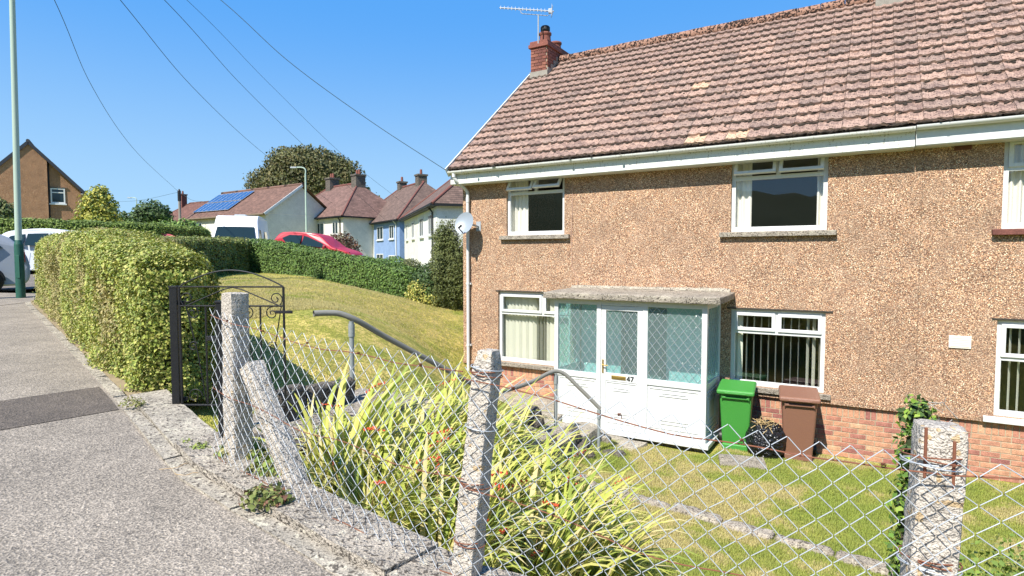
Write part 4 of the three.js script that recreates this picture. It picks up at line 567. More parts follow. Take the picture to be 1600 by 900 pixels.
// ---- the chain-link fence
const FP = { a: at(367, 457, 3.28), b: at(764, 546, 2.14), c: at(1470, 662, 1.62) };
{
  const post = (name, label, top, foot, w, h, seed, mat, round) => {
    const g = base(name, [foot.x, foot.y, foot.z]); tag(g, label, 'fence post', 'concrete fence posts');
    const H = top.y - foot.y, q = rough(w, H, w, w * 0.045, 13, seed, 34, 0.92), p = q.attributes.position;
    for (let i = 0; i < p.count; i++) { const t = clamp(p.getY(i) / H + 0.5); p.setY(i, p.getY(i) + H / 2); if (round && t > 0.9) { const k = 1 - 0.25 * ((t - 0.9) / 0.1) ** 2; p.setX(i, p.getX(i) * k); p.setZ(i, p.getZ(i) * k); } }
    q.rotateY(h); const p2 = q.attributes.position; for (let i = 0; i < p2.count; i++) { const t = p2.getY(i) / H; p2.setX(i, p2.getX(i) + (top.x - foot.x) * t); p2.setZ(i, p2.getZ(i) + (top.z - foot.z) * t); }
    q.computeVertexNormals(); mesh('post', boxUV(q, 1.6, seed * 0.13, seed * 0.31), mat, g); return g;
  };
  const foot = (t, dx, dz, y) => V(t.x + dx, y, t.z + dz);
  post('fence_post', 'square concrete corner post with a leaning brace beside the gate', FP.a, foot(FP.a, 0, 0, 1.85), 0.118, -0.6, 2, M.post);
  const mid = post('fence_post', 'leaning round-topped concrete post in the middle of the wire fence', FP.b, foot(FP.b, -0.10, 0.0, 1.8), 0.092, -0.5, 7, M.post, true);
  const rt = post('fence_post', 'broad flaking concrete post with rusty bars at the right of the fence', FP.c, foot(FP.c, -0.07, 0.02, 1.5), 0.122, -0.42, 12, M.post);
  for (const dx of [-0.035, 0.03]) mesh('rusty_bar', boxUV(rb(0.007, 0.14, 0.007, 0.002, FP.c.x - rt.position.x - 0.41 * 0.057 + 0.91 * dx - 0.012, FP.c.y - rt.position.y - (dx > 0 ? 0.1 : 0.07), FP.c.z - rt.position.z + 0.91 * 0.057 + 0.41 * dx), 4), M.rust, rt);
  // brace of the corner post
  const ta = at(393, 568, 3.22), tb = at(468, 770, 2.98), br = base('post_brace', tb.toArray()); tag(br, 'slanting concrete brace leaning against the corner fence post', 'fence post');
  const L = ta.distanceTo(tb), q = rough(0.105, L, 0.105, 0.006, 9, 33, 22).rotateY(-0.6); q.translate(0, L / 2, 0); q.applyQuaternion(new THREE.Quaternion().setFromUnitVectors(V(0, 1, 0), ta.clone().sub(tb).normalize())); mesh('brace', boxUV(q, 1.6, 0.2), M.post, br);

  // mesh panels. top and bottom edges given along the run; every zigzag wire is its own piece
  const panel = (name, label, P0, P1, nD, tops, y0a, y0b, sag, seed) => {
    const g = base(name, [P0.x, 0, P0.z]); tag(g, label, 'wire fence', 'chain-link panels');
    const dx = P1.x - P0.x, dz = P1.z - P0.z, len = Math.hypot(dx, dz), nx = -dz / len, nz = dx / len, rows = 24;
    const topAt = u => { const x = u * (tops.length - 1), i = Math.min(tops.length - 2, Math.floor(x)); return lerp(tops[i], tops[i + 1], x - i); };
    const pos = (i, k) => { const u = i / (2 * nD), v = k / rows, t = topAt(u), b = lerp(y0a, y0b, u), wob = 0.010 * fbm(u * 7 + seed, v * 5, 0, 2), wy = 0.008 * fbm(u * 6, v * 6 + seed, 3, 2), bow = 0.035 * Math.sin(Math.PI * u) * sag; const cx = -0.02 * (1 - v); return V(dx * (u + wob / len * 2 + cx * (1 - u) * u), lerp(b, t, v) + wy, dz * (u + wob / len * 2) ).add(V(nx, 0, nz).multiplyScalar(bow * (0.4 + 0.6 * Math.sin(v * 3)) + 0.02 * fbm(u * 4, v * 4, seed, 2))); };
    for (let i = 0; i < 2 * nD; i++) {
      const pts = [];
      for (let k = 0; k <= rows; k++) { const hi = (k + i) % 2, c = pos(i + hi, k), o = hi ? 0.0022 : -0.0022; c.x += nx * o; c.z += nz * o;
        // short bend round the neighbour's wire
        const up = pos(i + (1 - hi), k + 1), dn = pos(i + (1 - hi), k - 1); const e = 0.07; if (k > 0) pts.push(c.clone().lerp(dn, e).add(V(nx * o * 0.3, 0, nz * o * 0.3))); if (k < rows) pts.push(c.clone().lerp(up, e).add(V(-nx * o, 0, -nz * o))); }
      if ((rows + i) % 2) { const e = pts[pts.length - 1], d = e.clone().sub(pts[pts.length - 2]).normalize(); pts.push(e.clone().addScaledVector(d, 0.004)); }
      mesh('mesh_wire', wire(pts, 0.0015, 5), M.zinc, g);
    }
    for (const [v, r] of [[0.955, 0.0024], [0.52, 0.0022], [0.12, 0.0022]]) { const pts = [], tw = []; for (let i = 0; i <= 2 * nD; i++) { const p = pos(i, v * rows); p.x -= nx * 0.006; p.z -= nz * 0.006; p.y += 0.012 * Math.sin(i * 0.37 + seed) * (v < 0.9 ? 1 : 0.5) - sag * 0.02 * Math.sin(Math.PI * i / (2 * nD)); pts.push(p); } mesh('line_wire', wire(pts, r, 5), M.rust, g); }
    for (let i = 5; i < 2 * nD; i += 9) { const p = pos(i, 0.955 * rows), w = []; for (let k = 0; k <= 18; k++) { const a = k * 1.6; w.push(p.clone().add(V(0.006 * (k / 9 - 1), 0.0042 * Math.cos(a), 0.0042 * Math.sin(a)))); } w.push(p.clone().add(V(0.007, -0.014, 0))); mesh('tie_wire', wire(w, 0.0015, 4), M.rust, g); }
    return g;
  };
  const off = (p, d) => { const v = V(-0.62, 0, 0.78).multiplyScalar(d); return V(p.x + v.x, 0, p.z + v.z); };
  const A = off(FP.a, 0.095), B = off(V(FP.b.x - 0.05, 0, FP.b.z), 0.07), C = V(FP.c.x - 0.03, 0, FP.c.z + 0.1), D = V(3.0, 0, -0.98);
  const A2 = A.clone().add(A.clone().sub(B).normalize().multiplyScalar(0.1));
  panel('chain_link_mesh', 'chain-link panel between the gate-side corner post and the leaning middle post', A2, B, 23, [2.845, 2.825, 2.805, 2.785, 2.765, 2.765, 2.76, 2.75], 1.9, 1.83, 0.6, 3);
  panel('chain_link_mesh', 'sagging chain-link panel between the leaning middle post and the broad right post', B, C, 18, [2.735, 2.72, 2.69, 2.665, 2.64, 2.625, 2.605, 2.60, 2.59], 1.83, 1.66, 1, 11);
  panel('chain_link_mesh', 'chain-link panel at the right edge, beyond the broad right post', C, D, 18, [2.585, 2.6, 2.60, 2.59, 2.6], 1.66, 1.62, 0.4, 19);
  // wire bindings round the posts
  const bind = (c, r, y, n, parent, k) => { const w = []; for (let i = 0; i <= n * 14; i++) { const a = i / 14 * 6.283 + k; w.push(V(c.x + Math.cos(a) * r, y + 0.012 * Math.sin(i * 0.35 + k) - 0.004 * i / 14, c.z + Math.sin(a) * r)); } const o = wire(w, 0.0022, 5); mesh('wire_binding', o.translate(-parent.position.x, 0 - parent.position.y, -parent.position.z), k > 1 ? M.zinc : M.rust, parent); };
  const midX = y => lerp(FP.b.x - 0.1, FP.b.x, (y - 1.8) / (FP.b.y - 1.8));
  for (const [y, k] of [[2.72, 2], [2.70, 1], [2.5, 2], [2.29, 1], [2.07, 1]]) bind(V(midX(y), 0, FP.b.z), 0.060, y, 1.6, mid, k);
  for (const [y, k] of [[2.57, 1], [2.55, 2], [2.28, 1], [2.26, 2]]) bind(V(FP.c.x - 0.02, 0, FP.c.z), 0.076, y, 1.3, rt, k);
}
// ---------------------------------------------------------------- leaves
const leafGeo = (() => { const g = new THREE.BufferGeometry(); g.setAttribute('position', new THREE.Float32BufferAttribute([0, 0, 0, 0.32, 0.45, 0.10, 0, 0.5, 0, 0, 1, -0.06, -0.32, 0.45, 0.10], 3)); g.setIndex([0, 1, 2, 1, 3, 2, 2, 3, 4, 0, 2, 4]); g.computeVertexNormals(); return g; })();
const needleGeo = (() => { const g = new THREE.BufferGeometry(); const P = [], I = []; for (let k = 0; k < 5; k++) { const a = k * 1.26, c = Math.cos(a), s = Math.sin(a), o = P.length / 3; P.push(-0.09 * s, 0, 0.09 * c, 0.09 * s, 0, -0.09 * c, 0.55 * c, 0.85 + 0.15 * Math.sin(k * 2), 0.55 * s); I.push(o, o + 1, o + 2); } g.setAttribute('position', new THREE.Float32BufferAttribute(P, 3)); g.setIndex(I); g.computeVertexNormals(); return g; })();
const bladeGeo = (() => { const g = new THREE.BufferGeometry(), P = [], I = []; const r = rngOf(9); for (let k = 0; k < 6; k++) { const a = k * 1.05 + r() * 0.6, c = Math.cos(a), s = Math.sin(a), w = 0.07, R = 0.25 + r() * 0.5, h = 0.55 + r() * 0.45, x0 = (r() - 0.5) * 0.7, z0 = (r() - 0.5) * 0.7, o = P.length / 3; P.push(x0 - w * s, 0, z0 + w * c, x0 + w * s, 0, z0 - w * c, x0 + R * c, h, z0 + R * s); I.push(o, o + 1, o + 2); } g.setAttribute('position', new THREE.Float32BufferAttribute(P, 3)); g.setIndex(I); g.computeVertexNormals(); return g; })();
const ZERO = new THREE.Quaternion(), UPV = V(0, 1, 0);
function instances(name, geo, mat, list, parent) {
  const m = new THREE.InstancedMesh(geo, mat, list.length), o = new THREE.Object3D(), c = new THREE.Color();
  list.forEach((l, i) => { o.position.copy(l.p); o.quaternion.copy(l.q); o.scale.setScalar(l.s); if (l.sy) o.scale.y = l.sy; o.updateMatrix(); m.setMatrixAt(i, o.matrix); c.setRGB(...l.c); m.setColorAt(i, c); });
  m.name = name; m.userData.kind = 'stuff'; m.castShadow = m.receiveShadow = true; parent.add(m); return m;
}
function facing(n, r, spread = 0.9) { const d = n.clone().add(V((r() - 0.5) * 2 * spread, (r() - 0.5) * 2 * spread, (r() - 0.5) * 2 * spread)).normalize(); const q = new THREE.Quaternion().setFromUnitVectors(V(0, 0, 1), d); return q.multiply(new THREE.Quaternion().setFromAxisAngle(V(0, 0, 1), r() * 6.283)); }
const pickC = (pal, r, k) => { const c = pal[Math.floor(r() * pal.length)], b = 0.75 + r() * 0.5; return [c[0] * b * (k || 1), c[1] * b * (k || 1), c[2] * b * (k || 1)]; };
// clipped hedge: centre line with ground, top and half width at each point
function hedge(name, label, path, pal, leaf, density, seed, opt = {}) {
  const g = base(name), r = rngOf(seed); tag(g, label, 'hedge');
  const curve = new THREE.CatmullRomCurve3(path.map(p => V(p[0], 0, -p[1])), false, 'centripetal', 0.5), L = curve.getLength(), K = path.length - 1;
  const attr = (u, i) => { const x = clamp(u) * K, a = Math.min(K - 1, Math.floor(x)); return lerp(path[a][i], path[a + 1][i], x - a); };
  const sect = (u, v, inset) => { // v runs up the front, over the top, down the back
    const uu = clamp(u), c = curve.getPoint(uu), t = curve.getTangent(uu), nx = -t.z, nz = t.x, gy = attr(uu, 2) - 0.05, ty = attr(uu, 3) - inset, w = attr(uu, 4) - inset, h = ty - gy, per = 2 * h + 2 * w, d = v * per; let x, y, mx, my;
    const e = opt.round || 0.22, endk = Math.min(1, Math.min((uu * L + 0.001) / (opt.endR || 0.35), ((1 - uu) * L + 0.001) / 0.35)), sq = Math.sqrt(1 - (1 - endk) ** 2), W = w * lerp(0.35, 1, sq), T = lerp(0.80, 1, sq);
    if (d < h) { y = d; x = -W; mx = -1; my = 0; } else if (d < h + 2 * w) { y = h; x = -W + (d - h) / w * W; mx = 0; my = 1; } else { y = h - (d - h - 2 * w); x = W; mx = 1; my = 0; }
    const cr = Math.max(0, Math.abs(x) / W - (1 - e / w)) * w / e, cy = Math.max(0, y / h - (1 - e / h)) * h / e, ov = Math.hypot(cr, cy); if (ov > 1 && cr > 1e-6 && cy > 1e-6) { x = Math.sign(x) * (W - e + e * cr / ov); y = h - e + e * cy / ov; mx = Math.sign(x) * cr / ov; my = cy / ov; }
    const bul = (opt.bulge || 0.09) * fbm(c.x * 1.3 + seed, y * 1.5, c.z * 1.3 + x, 3) * 2; x += mx * bul; y = y * T + my * bul;
    return { p: V(c.x + nx * x, gy + y, c.z + nz * x), n: V(nx * mx, my, nz * mx) };
  };
  const nu = Math.ceil(L / 0.25), nv = 22, P = [], I = [];
  for (let i = 0; i <= nu; i++) for (let j = 0; j <= nv; j++) P.push(...sect(i / nu, j / nv, opt.inset || 0.11).p.toArray());
  for (let i = 0; i < nu; i++) for (let j = 0; j < nv; j++) { const a = i * (nv + 1) + j; I.push(a, a + 1, a + nv + 1, a + 1, a + nv + 2, a + nv + 1); }
  for (const i of [0, nu]) for (let j = 1; j < nv - 1; j++) I.push(i * (nv + 1), i * (nv + 1) + j, i * (nv + 1) + j + 1);
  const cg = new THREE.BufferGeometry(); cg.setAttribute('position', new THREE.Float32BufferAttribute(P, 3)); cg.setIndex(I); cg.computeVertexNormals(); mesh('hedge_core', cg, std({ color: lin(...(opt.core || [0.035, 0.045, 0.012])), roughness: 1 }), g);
  const list = [], h0 = path[0][3] - path[0][2], area = L * (2 * h0 + 2 * path[0][4]), N = Math.round(area * density);
  for (let i = 0; i < N; i++) { const u = r(), v = r(), s = sect(u, v, 0), deep = r() ** 1.6 * 0.13 - 0.02 - (r() < 0.05 ? 0.05 * r() : 0); s.p.addScaledVector(s.n, -deep); const patch = fbm(s.p.x * 0.9, s.p.y * 1.2, s.p.z * 0.9 + seed); const pp = opt.alt && patch + 0.2 * (r() - 0.5) > (opt.altAt ?? 0.15) ? opt.alt : pal; list.push({ p: s.p, q: facing(s.n.clone().add(V(0, 0.35, 0)), r, 0.85), s: leaf * (0.7 + 0.7 * r()), c: pickC(pp, r) }); }
  // rounded ends
  for (const [u0, k] of [[0, -1], [1, 1]]) { const c = curve.getPoint(u0), t = curve.getTangent(u0).multiplyScalar(k), w = path[k < 0 ? 0 : K][4], gy = path[k < 0 ? 0 : K][2], ty = path[k < 0 ? 0 : K][3]; const n = Math.round((ty - gy) * 2 * w * density * 1.25); for (let i = 0; i < n; i++) { const x = (r() * 2 - 1) * w * 0.8, y = r() * (ty - gy) * 0.88; const p = V(c.x - t.z * x, gy + y, c.z + t.x * x).addScaledVector(t, 0.05 - 0.1 * (x / w) ** 2 + 0.05 * noise(x * 5, y * 4) - 0.1 * r() ** 2); list.push({ p, q: facing(t.clone().add(V(0, 0.3, 0)), r, 0.9), s: leaf * (0.7 + 0.7 * r()), c: pickC(pal, r) }); } }
  instances('foliage', opt.geo || leafGeo, M.leaf, list, g); return g;
}
const PRIVET = [[0.34, 0.38, 0.05], [0.27, 0.33, 0.04], [0.42, 0.42, 0.08], [0.18, 0.25, 0.03], [0.50, 0.46, 0.12]], PRIVET2 = [[0.40, 0.33, 0.11], [0.33, 0.30, 0.08], [0.45, 0.38, 0.15], [0.24, 0.25, 0.05]];
const GREEN = [[0.10, 0.20, 0.025], [0.14, 0.25, 0.03], [0.08, 0.15, 0.02], [0.19, 0.29, 0.045]];
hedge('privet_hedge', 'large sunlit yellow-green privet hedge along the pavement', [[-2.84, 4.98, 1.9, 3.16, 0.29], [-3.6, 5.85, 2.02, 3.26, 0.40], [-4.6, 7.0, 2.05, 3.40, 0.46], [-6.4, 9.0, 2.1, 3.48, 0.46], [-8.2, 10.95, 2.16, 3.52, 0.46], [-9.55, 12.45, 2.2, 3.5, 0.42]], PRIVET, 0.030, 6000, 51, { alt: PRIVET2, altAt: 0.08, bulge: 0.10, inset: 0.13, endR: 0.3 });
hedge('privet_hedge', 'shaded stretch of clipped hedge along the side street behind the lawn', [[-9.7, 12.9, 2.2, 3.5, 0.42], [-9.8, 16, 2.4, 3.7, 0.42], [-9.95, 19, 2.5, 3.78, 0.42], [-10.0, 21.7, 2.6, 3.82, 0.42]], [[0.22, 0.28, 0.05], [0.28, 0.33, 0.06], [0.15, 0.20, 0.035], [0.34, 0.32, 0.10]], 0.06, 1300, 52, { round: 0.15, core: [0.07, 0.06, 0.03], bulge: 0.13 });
hedge('privet_hedge', 'clipped green hedge dropping down the far side of the lawn', [[-9.7, 22.1, 2.55, 3.84, 0.42], [-8.1, 21.1, 2.48, 3.64, 0.42], [-6.3, 20.0, 2.38, 3.38, 0.42], [-4.4, 18.8, 2.0, 3.06, 0.42], [-2.9, 17.75, 1.78, 2.74, 0.40]], GREEN, 0.06, 1300, 53, { round: 0.18, bulge: 0.08 });
hedge('boundary_hedge', 'long clipped hedge on the higher ground below the brown gable house', [[-28, 26.5, 3.1, 4.95, 0.6], [-23, 27.5, 3.1, 4.95, 0.6], [-19, 30, 3.0, 4.9, 0.6], [-17.2, 33, 2.9, 4.75, 0.6]], [[0.22, 0.30, 0.04], [0.17, 0.25, 0.03], [0.12, 0.19, 0.025]], 0.10, 550, 54, { inset: 0.15 });
// ---- shrubs: leafy volumes with stems
function shrub(name, label, cat, pos, blobs, pal, leaf, density, seed, o = {}) {
  const g = base(name, pos), r = rngOf(seed); tag(g, label, cat, o.group);
  const list = [];
  for (const [x, y, z, rx, ry, rz] of blobs) { const A = 4 * Math.PI * ((rx * ry + ry * rz + rx * rz) / 3), n = Math.round(A * density); for (let i = 0; i < n; i++) { const d = V(r() * 2 - 1, r() * 2 - 1, r() * 2 - 1); if (d.lengthSq() > 1 || d.lengthSq() < 0.01) { i--; continue; } d.normalize(); const bul = 1 + (o.bulge || 0.28) * fbm(d.x * 2.6 + seed + x, d.y * 2.6 + y, d.z * 2.6, 3) * 2, k = bul * (1 - 0.45 * r() ** 2.2); const p = V(x + d.x * rx * k, y + d.y * ry * k, z + d.z * rz * k); if (p.y < 0.02) continue; const dr = o.droop ? V(0, -o.droop, 0) : V(0, 0.25, 0); list.push({ p, q: facing(d.clone().add(dr), r, 0.95), s: leaf * (0.65 + 0.7 * r()), c: pickC(pal, r) }); } }
  const stem = []; const b0 = blobs[0]; for (let i = 0; i < (o.stems || 4); i++) { const bl = blobs[i % blobs.length]; stem.push(tube([V(rr(-0.05, 0.05), -0.1, rr(-0.05, 0.05)), V(bl[0] * 0.4 + rr(-0.05, 0.05), bl[1] * 0.5, bl[2] * 0.4), V(bl[0] + rr(-0.1, 0.1) * bl[3], bl[1] + bl[4] * 0.4, bl[2])], o.stemR || 0.02, 6, 8)); }
  mesh(o.tree ? 'trunk' : 'stems', merge(stem), M.bark, g);
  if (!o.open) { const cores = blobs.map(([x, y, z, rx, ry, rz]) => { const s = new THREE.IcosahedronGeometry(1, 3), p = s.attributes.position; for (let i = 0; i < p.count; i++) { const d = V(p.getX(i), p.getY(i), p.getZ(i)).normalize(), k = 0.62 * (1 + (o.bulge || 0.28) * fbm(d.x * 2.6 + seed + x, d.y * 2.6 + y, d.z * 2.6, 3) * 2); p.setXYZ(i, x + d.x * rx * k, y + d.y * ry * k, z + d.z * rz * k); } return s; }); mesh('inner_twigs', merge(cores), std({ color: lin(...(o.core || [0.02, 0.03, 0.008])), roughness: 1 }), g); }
  instances(o.tree ? 'crown' : 'foliage', o.geo || leafGeo, M.leaf, list, g); return g;
}
const onG = (px, Z, dy = 0) => { const X = (px - 800) / FOC * Z * (CP * 1.0); return [X, farY(X, Z) + dy, -Z]; };
const DARKG = [[0.05, 0.11, 0.02], [0.07, 0.14, 0.025], [0.035, 0.08, 0.015], [0.09, 0.15, 0.03]];
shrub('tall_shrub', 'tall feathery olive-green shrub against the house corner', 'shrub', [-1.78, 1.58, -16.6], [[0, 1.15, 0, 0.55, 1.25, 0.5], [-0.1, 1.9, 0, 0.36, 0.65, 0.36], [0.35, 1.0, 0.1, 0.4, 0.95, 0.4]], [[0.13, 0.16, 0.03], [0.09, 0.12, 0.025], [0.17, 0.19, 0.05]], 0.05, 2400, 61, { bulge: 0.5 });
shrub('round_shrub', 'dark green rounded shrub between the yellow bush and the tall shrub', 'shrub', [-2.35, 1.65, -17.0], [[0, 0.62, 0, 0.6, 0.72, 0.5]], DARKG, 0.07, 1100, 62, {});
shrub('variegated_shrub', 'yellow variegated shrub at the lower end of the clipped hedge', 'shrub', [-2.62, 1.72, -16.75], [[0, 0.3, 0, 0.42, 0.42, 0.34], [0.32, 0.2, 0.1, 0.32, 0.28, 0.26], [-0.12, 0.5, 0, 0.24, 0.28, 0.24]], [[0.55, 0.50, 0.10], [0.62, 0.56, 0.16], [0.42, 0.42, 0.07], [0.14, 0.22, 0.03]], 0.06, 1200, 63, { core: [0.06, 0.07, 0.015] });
[[578, 30, 406, 0.9, 0.7], [614, 31, 405, 1.15, 0.85], [640, 30.5, 408, 0.8, 0.75]].forEach(([px, Z, py, rx, ry], i) => { const t = at(px, py, Z); shrub('clipped_bush', ['small round clipped bush just right of the red car', 'wide clipped bush in front of the blue house', 'olive clipped bush in front of the cream house'][i], 'bush', [t.x, t.y - ry * 1.75, t.z], [[0, ry * 0.9, 0, rx, ry, rx]], i === 2 ? [[0.12, 0.14, 0.03], [0.16, 0.17, 0.05]] : [[0.13, 0.24, 0.03], [0.1, 0.19, 0.025]], 0.10, 420, 70 + i, { bulge: 0.1, group: 'clipped bushes beyond the hedge' }); });
{ const t = at(530, 366, 33); shrub('copper_bush', 'reddish brown leafed bush behind the red car', 'bush', [t.x, t.y - 1.9, t.z], [[0, 1.0, 0, 1.05, 0.95, 0.8], [0.6, 0.5, 0, 0.6, 0.6, 0.6]], [[0.20, 0.085, 0.05], [0.15, 0.07, 0.04], [0.16, 0.12, 0.05]], 0.13, 260, 75, {}); }
// ---- strap-leaved clumps on the bank inside the fence
{
  const strap = k => { const r = rngOf(300 + k), L = 0.66 + r() * 0.45, w = 0.009 + r() * 0.006, lean = 0.16 + r() * 0.55, arch = 0.6 + r() * 1.7, n = 7, P = [], I = []; let x = 0, y = 0, a = lean * 0.4; const ds = L / n, tw = (r() - 0.5) * 1.2;
    for (let i = 0; i <= n; i++) { const t = i / n, ww = w * (0.55 + 0.9 * Math.sin(Math.PI * Math.min(1, t * 0.9 + 0.12))) * (t > 0.97 ? 0.15 : 1), s = Math.sin(tw * t), c = Math.cos(tw * t); P.push(x - s * ww, y, -c * ww, x, y + 0.003, 0, x + s * ww, y, c * ww); a += arch / n * (0.3 + 1.4 * t) ; x += Math.sin(a) * ds; y += Math.cos(a) * ds; if (i < n) { const o = i * 3; I.push(o, o + 1, o + 3, o + 1, o + 4, o + 3, o + 1, o + 2, o + 4, o + 2, o + 5, o + 4); } }
    const g = new THREE.BufferGeometry(); g.setAttribute('position', new THREE.Float32BufferAttribute(P, 3)); g.setIndex(I); g.computeVertexNormals(); return g; };
  const straps = Array.from({ length: 18 }, (_, k) => strap(k)), cols = [[0.50, 0.50, 0.09], [0.40, 0.45, 0.06], [0.60, 0.56, 0.15], [0.27, 0.34, 0.04], [0.64, 0.54, 0.24]].map(c => leafMat(...c)), red = std({ color: lin(0.55, 0.07, 0.02), roughness: 0.6 }), tan = std({ color: lin(0.30, 0.2, 0.08) });
  const spots = [[-1.28, 4.15, 1.0], [-0.98, 4.75, 1.05], [-0.62, 5.15, 1.0], [-0.62, 4.35, 1.08], [-0.2, 4.8, 1.0], [-0.85, 3.62, 0.82], [-0.3, 3.95, 0.95], [0.1, 4.3, 0.9], [-0.42, 3.15, 0.78], [0.05, 3.4, 0.85], [0.4, 3.85, 0.8], [0.42, 4.75, 0.75], [-0.9, 3.42, 0.6]];
  const where = ['at the upper left beside the garden wall', 'behind the first clump, below the rail post', 'farthest back, against the steps', 'in the middle, tallest of all', 'right behind the middle post', 'low by the corner post brace', 'just left of the middle post', 'just right of the middle post', 'lowest, against the coping', 'at the foot of the middle post', 'at the right end, nearest the lawn', 'at the right end, farthest back with many red flowers', 'small, between brace and coping'];
  spots.forEach(([X, Z, k], ci) => {
    const g = base('crocosmia_clump', [X, groundY(X, Z) - 0.03, -Z]); tag(g, `clump of yellow-green strap leaves ${where[ci]}`, 'plant', 'strap-leaved clumps inside the fence');
    const r = rngOf(900 + ci), rest = cols.map(() => []), o = new THREE.Object3D();
    for (let i = 0; i < 290; i++) { const a = r() * 6.283, d = Math.sqrt(r()) * 0.36, s = k * (0.7 + 0.42 * r()), gi = Math.floor(r() * 18), mi = Math.floor(r() ** 1.3 * 5); o.position.set(Math.cos(a) * d, 0, Math.sin(a) * d); const ya = -a + (r() - 0.5) * 2.2; o.rotation.set(0, ya, 0); o.scale.setScalar(Math.cos(ya) < -0.2 || Math.sin(ya) < -0.5 ? s * 0.72 : s); if (i < 23) { const m = mesh('strap_leaf', straps[gi], cols[mi], g); m.position.copy(o.position); m.rotation.copy(o.rotation); m.scale.copy(o.scale); } else { o.updateMatrix(); rest[mi].push(straps[gi].clone().applyMatrix4(o.matrix)); } }
    rest.forEach((l, i) => { if (l.length) mesh('more_leaves', merge(l), cols[i], g).userData.kind = 'stuff'; });
    const nf = ci === 11 ? 7 : ci >= 7 ? 4 : 2; for (let i = 0; i < nf; i++) { const a = r() * 6.283, d = 0.1 + r() * 0.2, h = k * (0.62 + 0.25 * r()), tip = V(Math.cos(a) * (d + 0.3), h, Math.sin(a) * (d + 0.3)), st = mesh('flower_stem', tube([V(Math.cos(a) * d, 0, Math.sin(a) * d), V(Math.cos(a) * (d + 0.1), h * 0.7, Math.sin(a) * (d + 0.1)), tip], 0.003, 4, 8), tan, g); const fl = []; for (let q = 0; q < 7; q++) { const p = tip.clone().add(V(-Math.cos(a) * 0.025 * q, -0.008 * q, -Math.sin(a) * 0.025 * q)); fl.push(new THREE.ConeGeometry(0.008, 0.025, 5).rotateX(r() * 3).rotateY(r() * 6).translate(p.x, p.y + 0.012, p.z)); } mesh('florets', merge(fl), red, st); }
  });
}
{ // ivy on an old stump inside the fence, and weeds
  const t = at(1432, 620, 5.25), gy = groundY(t.x, 5.25), H = t.y - gy;
  const g = shrub('ivy_stump', 'ivy-covered old post standing behind the broad right fence post', 'ivy', [t.x - 0.03, gy, t.z], [[0, H * 0.15, 0, 0.16, 0.32, 0.15], [-0.02, H * 0.42, 0, 0.13, 0.34, 0.13], [0.0, H * 0.68, 0.02, 0.14, 0.32, 0.13], [0.04, H * 0.9, 0.02, 0.15, 0.18, 0.14]], [[0.20, 0.33, 0.03], [0.12, 0.24, 0.025], [0.30, 0.42, 0.05], [0.06, 0.12, 0.02]], 0.058, 620, 81, { bulge: 0.35, stems: 3 });
  mesh('old_post', rod(V(0.02, -0.1, 0), V(0.03, H * 0.95, 0.0), 0.06, 10, 0.05), M.wood, g);
  const tw = []; for (let i = 0; i < 16; i++) { const y = H * rr(0.45, 1.02), a = rr(-0.5, 1.6); tw.push(wire([V(0.08, y, 0.08), V(0.14 + rr(0, 0.06), y + rr(-0.08, 0.06), 0.14), V(0.16 + rr(0, 0.12), y + rr(-0.16, 0.1), 0.14 + rr(-0.1, 0.1))], 0.004, 4)); } mesh('dead_twigs', merge(tw), std({ color: lin(0.35, 0.32, 0.29) }), g);
  const weed = (px, py, Z, s, label, pal, n, leaf, seed) => { const q = at(px, py, Z); shrub('weed', label, 'weed', [q.x, q.y, q.z], [[0, 0.03 * s, 0, 0.10 * s, 0.05 * s, 0.09 * s], [0.07 * s, 0.02 * s, 0.03 * s, 0.06 * s, 0.04 * s, 0.06 * s]], pal, leaf, n, seed, { open: true, stems: 3, stemR: 0.002, group: 'weeds in the pavement joint' }); };
  const groundAt = (px, y0) => y0;
  const cop = (px, py) => { let lo = 1, hi = 20; for (let i = 0; i < 50; i++) { const m = (lo + hi) / 2, q = at(px, py, m); if (q.y > paveY(q.x, m) + 0.02) lo = m; else hi = m; } return lo; };
  weed(413, 788, cop(413, 788), 1.0, 'reddish weed rosette growing in the pavement joint', [[0.16, 0.2, 0.04], [0.22, 0.09, 0.05], [0.26, 0.28, 0.07]], 5200, 0.032, 83);
  weed(312, 706, cop(312, 706), 0.62, 'small green weed at the edge of the coping by the gate', [[0.22, 0.30, 0.04], [0.3, 0.33, 0.07]], 6000, 0.022, 84);
  weed(290, 698, cop(290, 698), 0.5, 'tiny green weed on the entrance slab', [[0.25, 0.31, 0.05]], 5000, 0.02, 85);
  weed(208, 636, cop(208, 636), 0.8, 'flat grassy weed on the kerb below the hedge end', [[0.24, 0.27, 0.06], [0.3, 0.28, 0.1]], 3000, 0.025, 86);
  weed(375, 715, cop(375, 715), 1.2, 'grassy weeds at the foot of the corner post', [[0.2, 0.28, 0.04], [0.36, 0.33, 0.12]], 3500, 0.04, 87);
  weed(430, 742, cop(430, 742), 1.2, 'grassy weeds at the foot of the leaning brace', [[0.2, 0.28, 0.04], [0.36, 0.33, 0.12]], 3500, 0.04, 88);
  const w2 = at(1560, 800, 4.6); shrub('weedy_border', 'leafy green weeds at the right edge behind the fence', 'weeds', [w2.x, groundY(w2.x, 4.6), w2.z], [[0, 0.3, 0, 0.55, 0.42, 0.4], [0.5, 0.35, 0.1, 0.5, 0.5, 0.4], [-0.35, 0.15, 0.4, 0.4, 0.3, 0.35], [0.25, 0.2, 0.7, 0.5, 0.4, 0.4]], [[0.20, 0.30, 0.04], [0.30, 0.34, 0.08], [0.14, 0.22, 0.03]], 0.05, 420, 89, { open: true, bulge: 0.5, stems: 8, stemR: 0.005 });
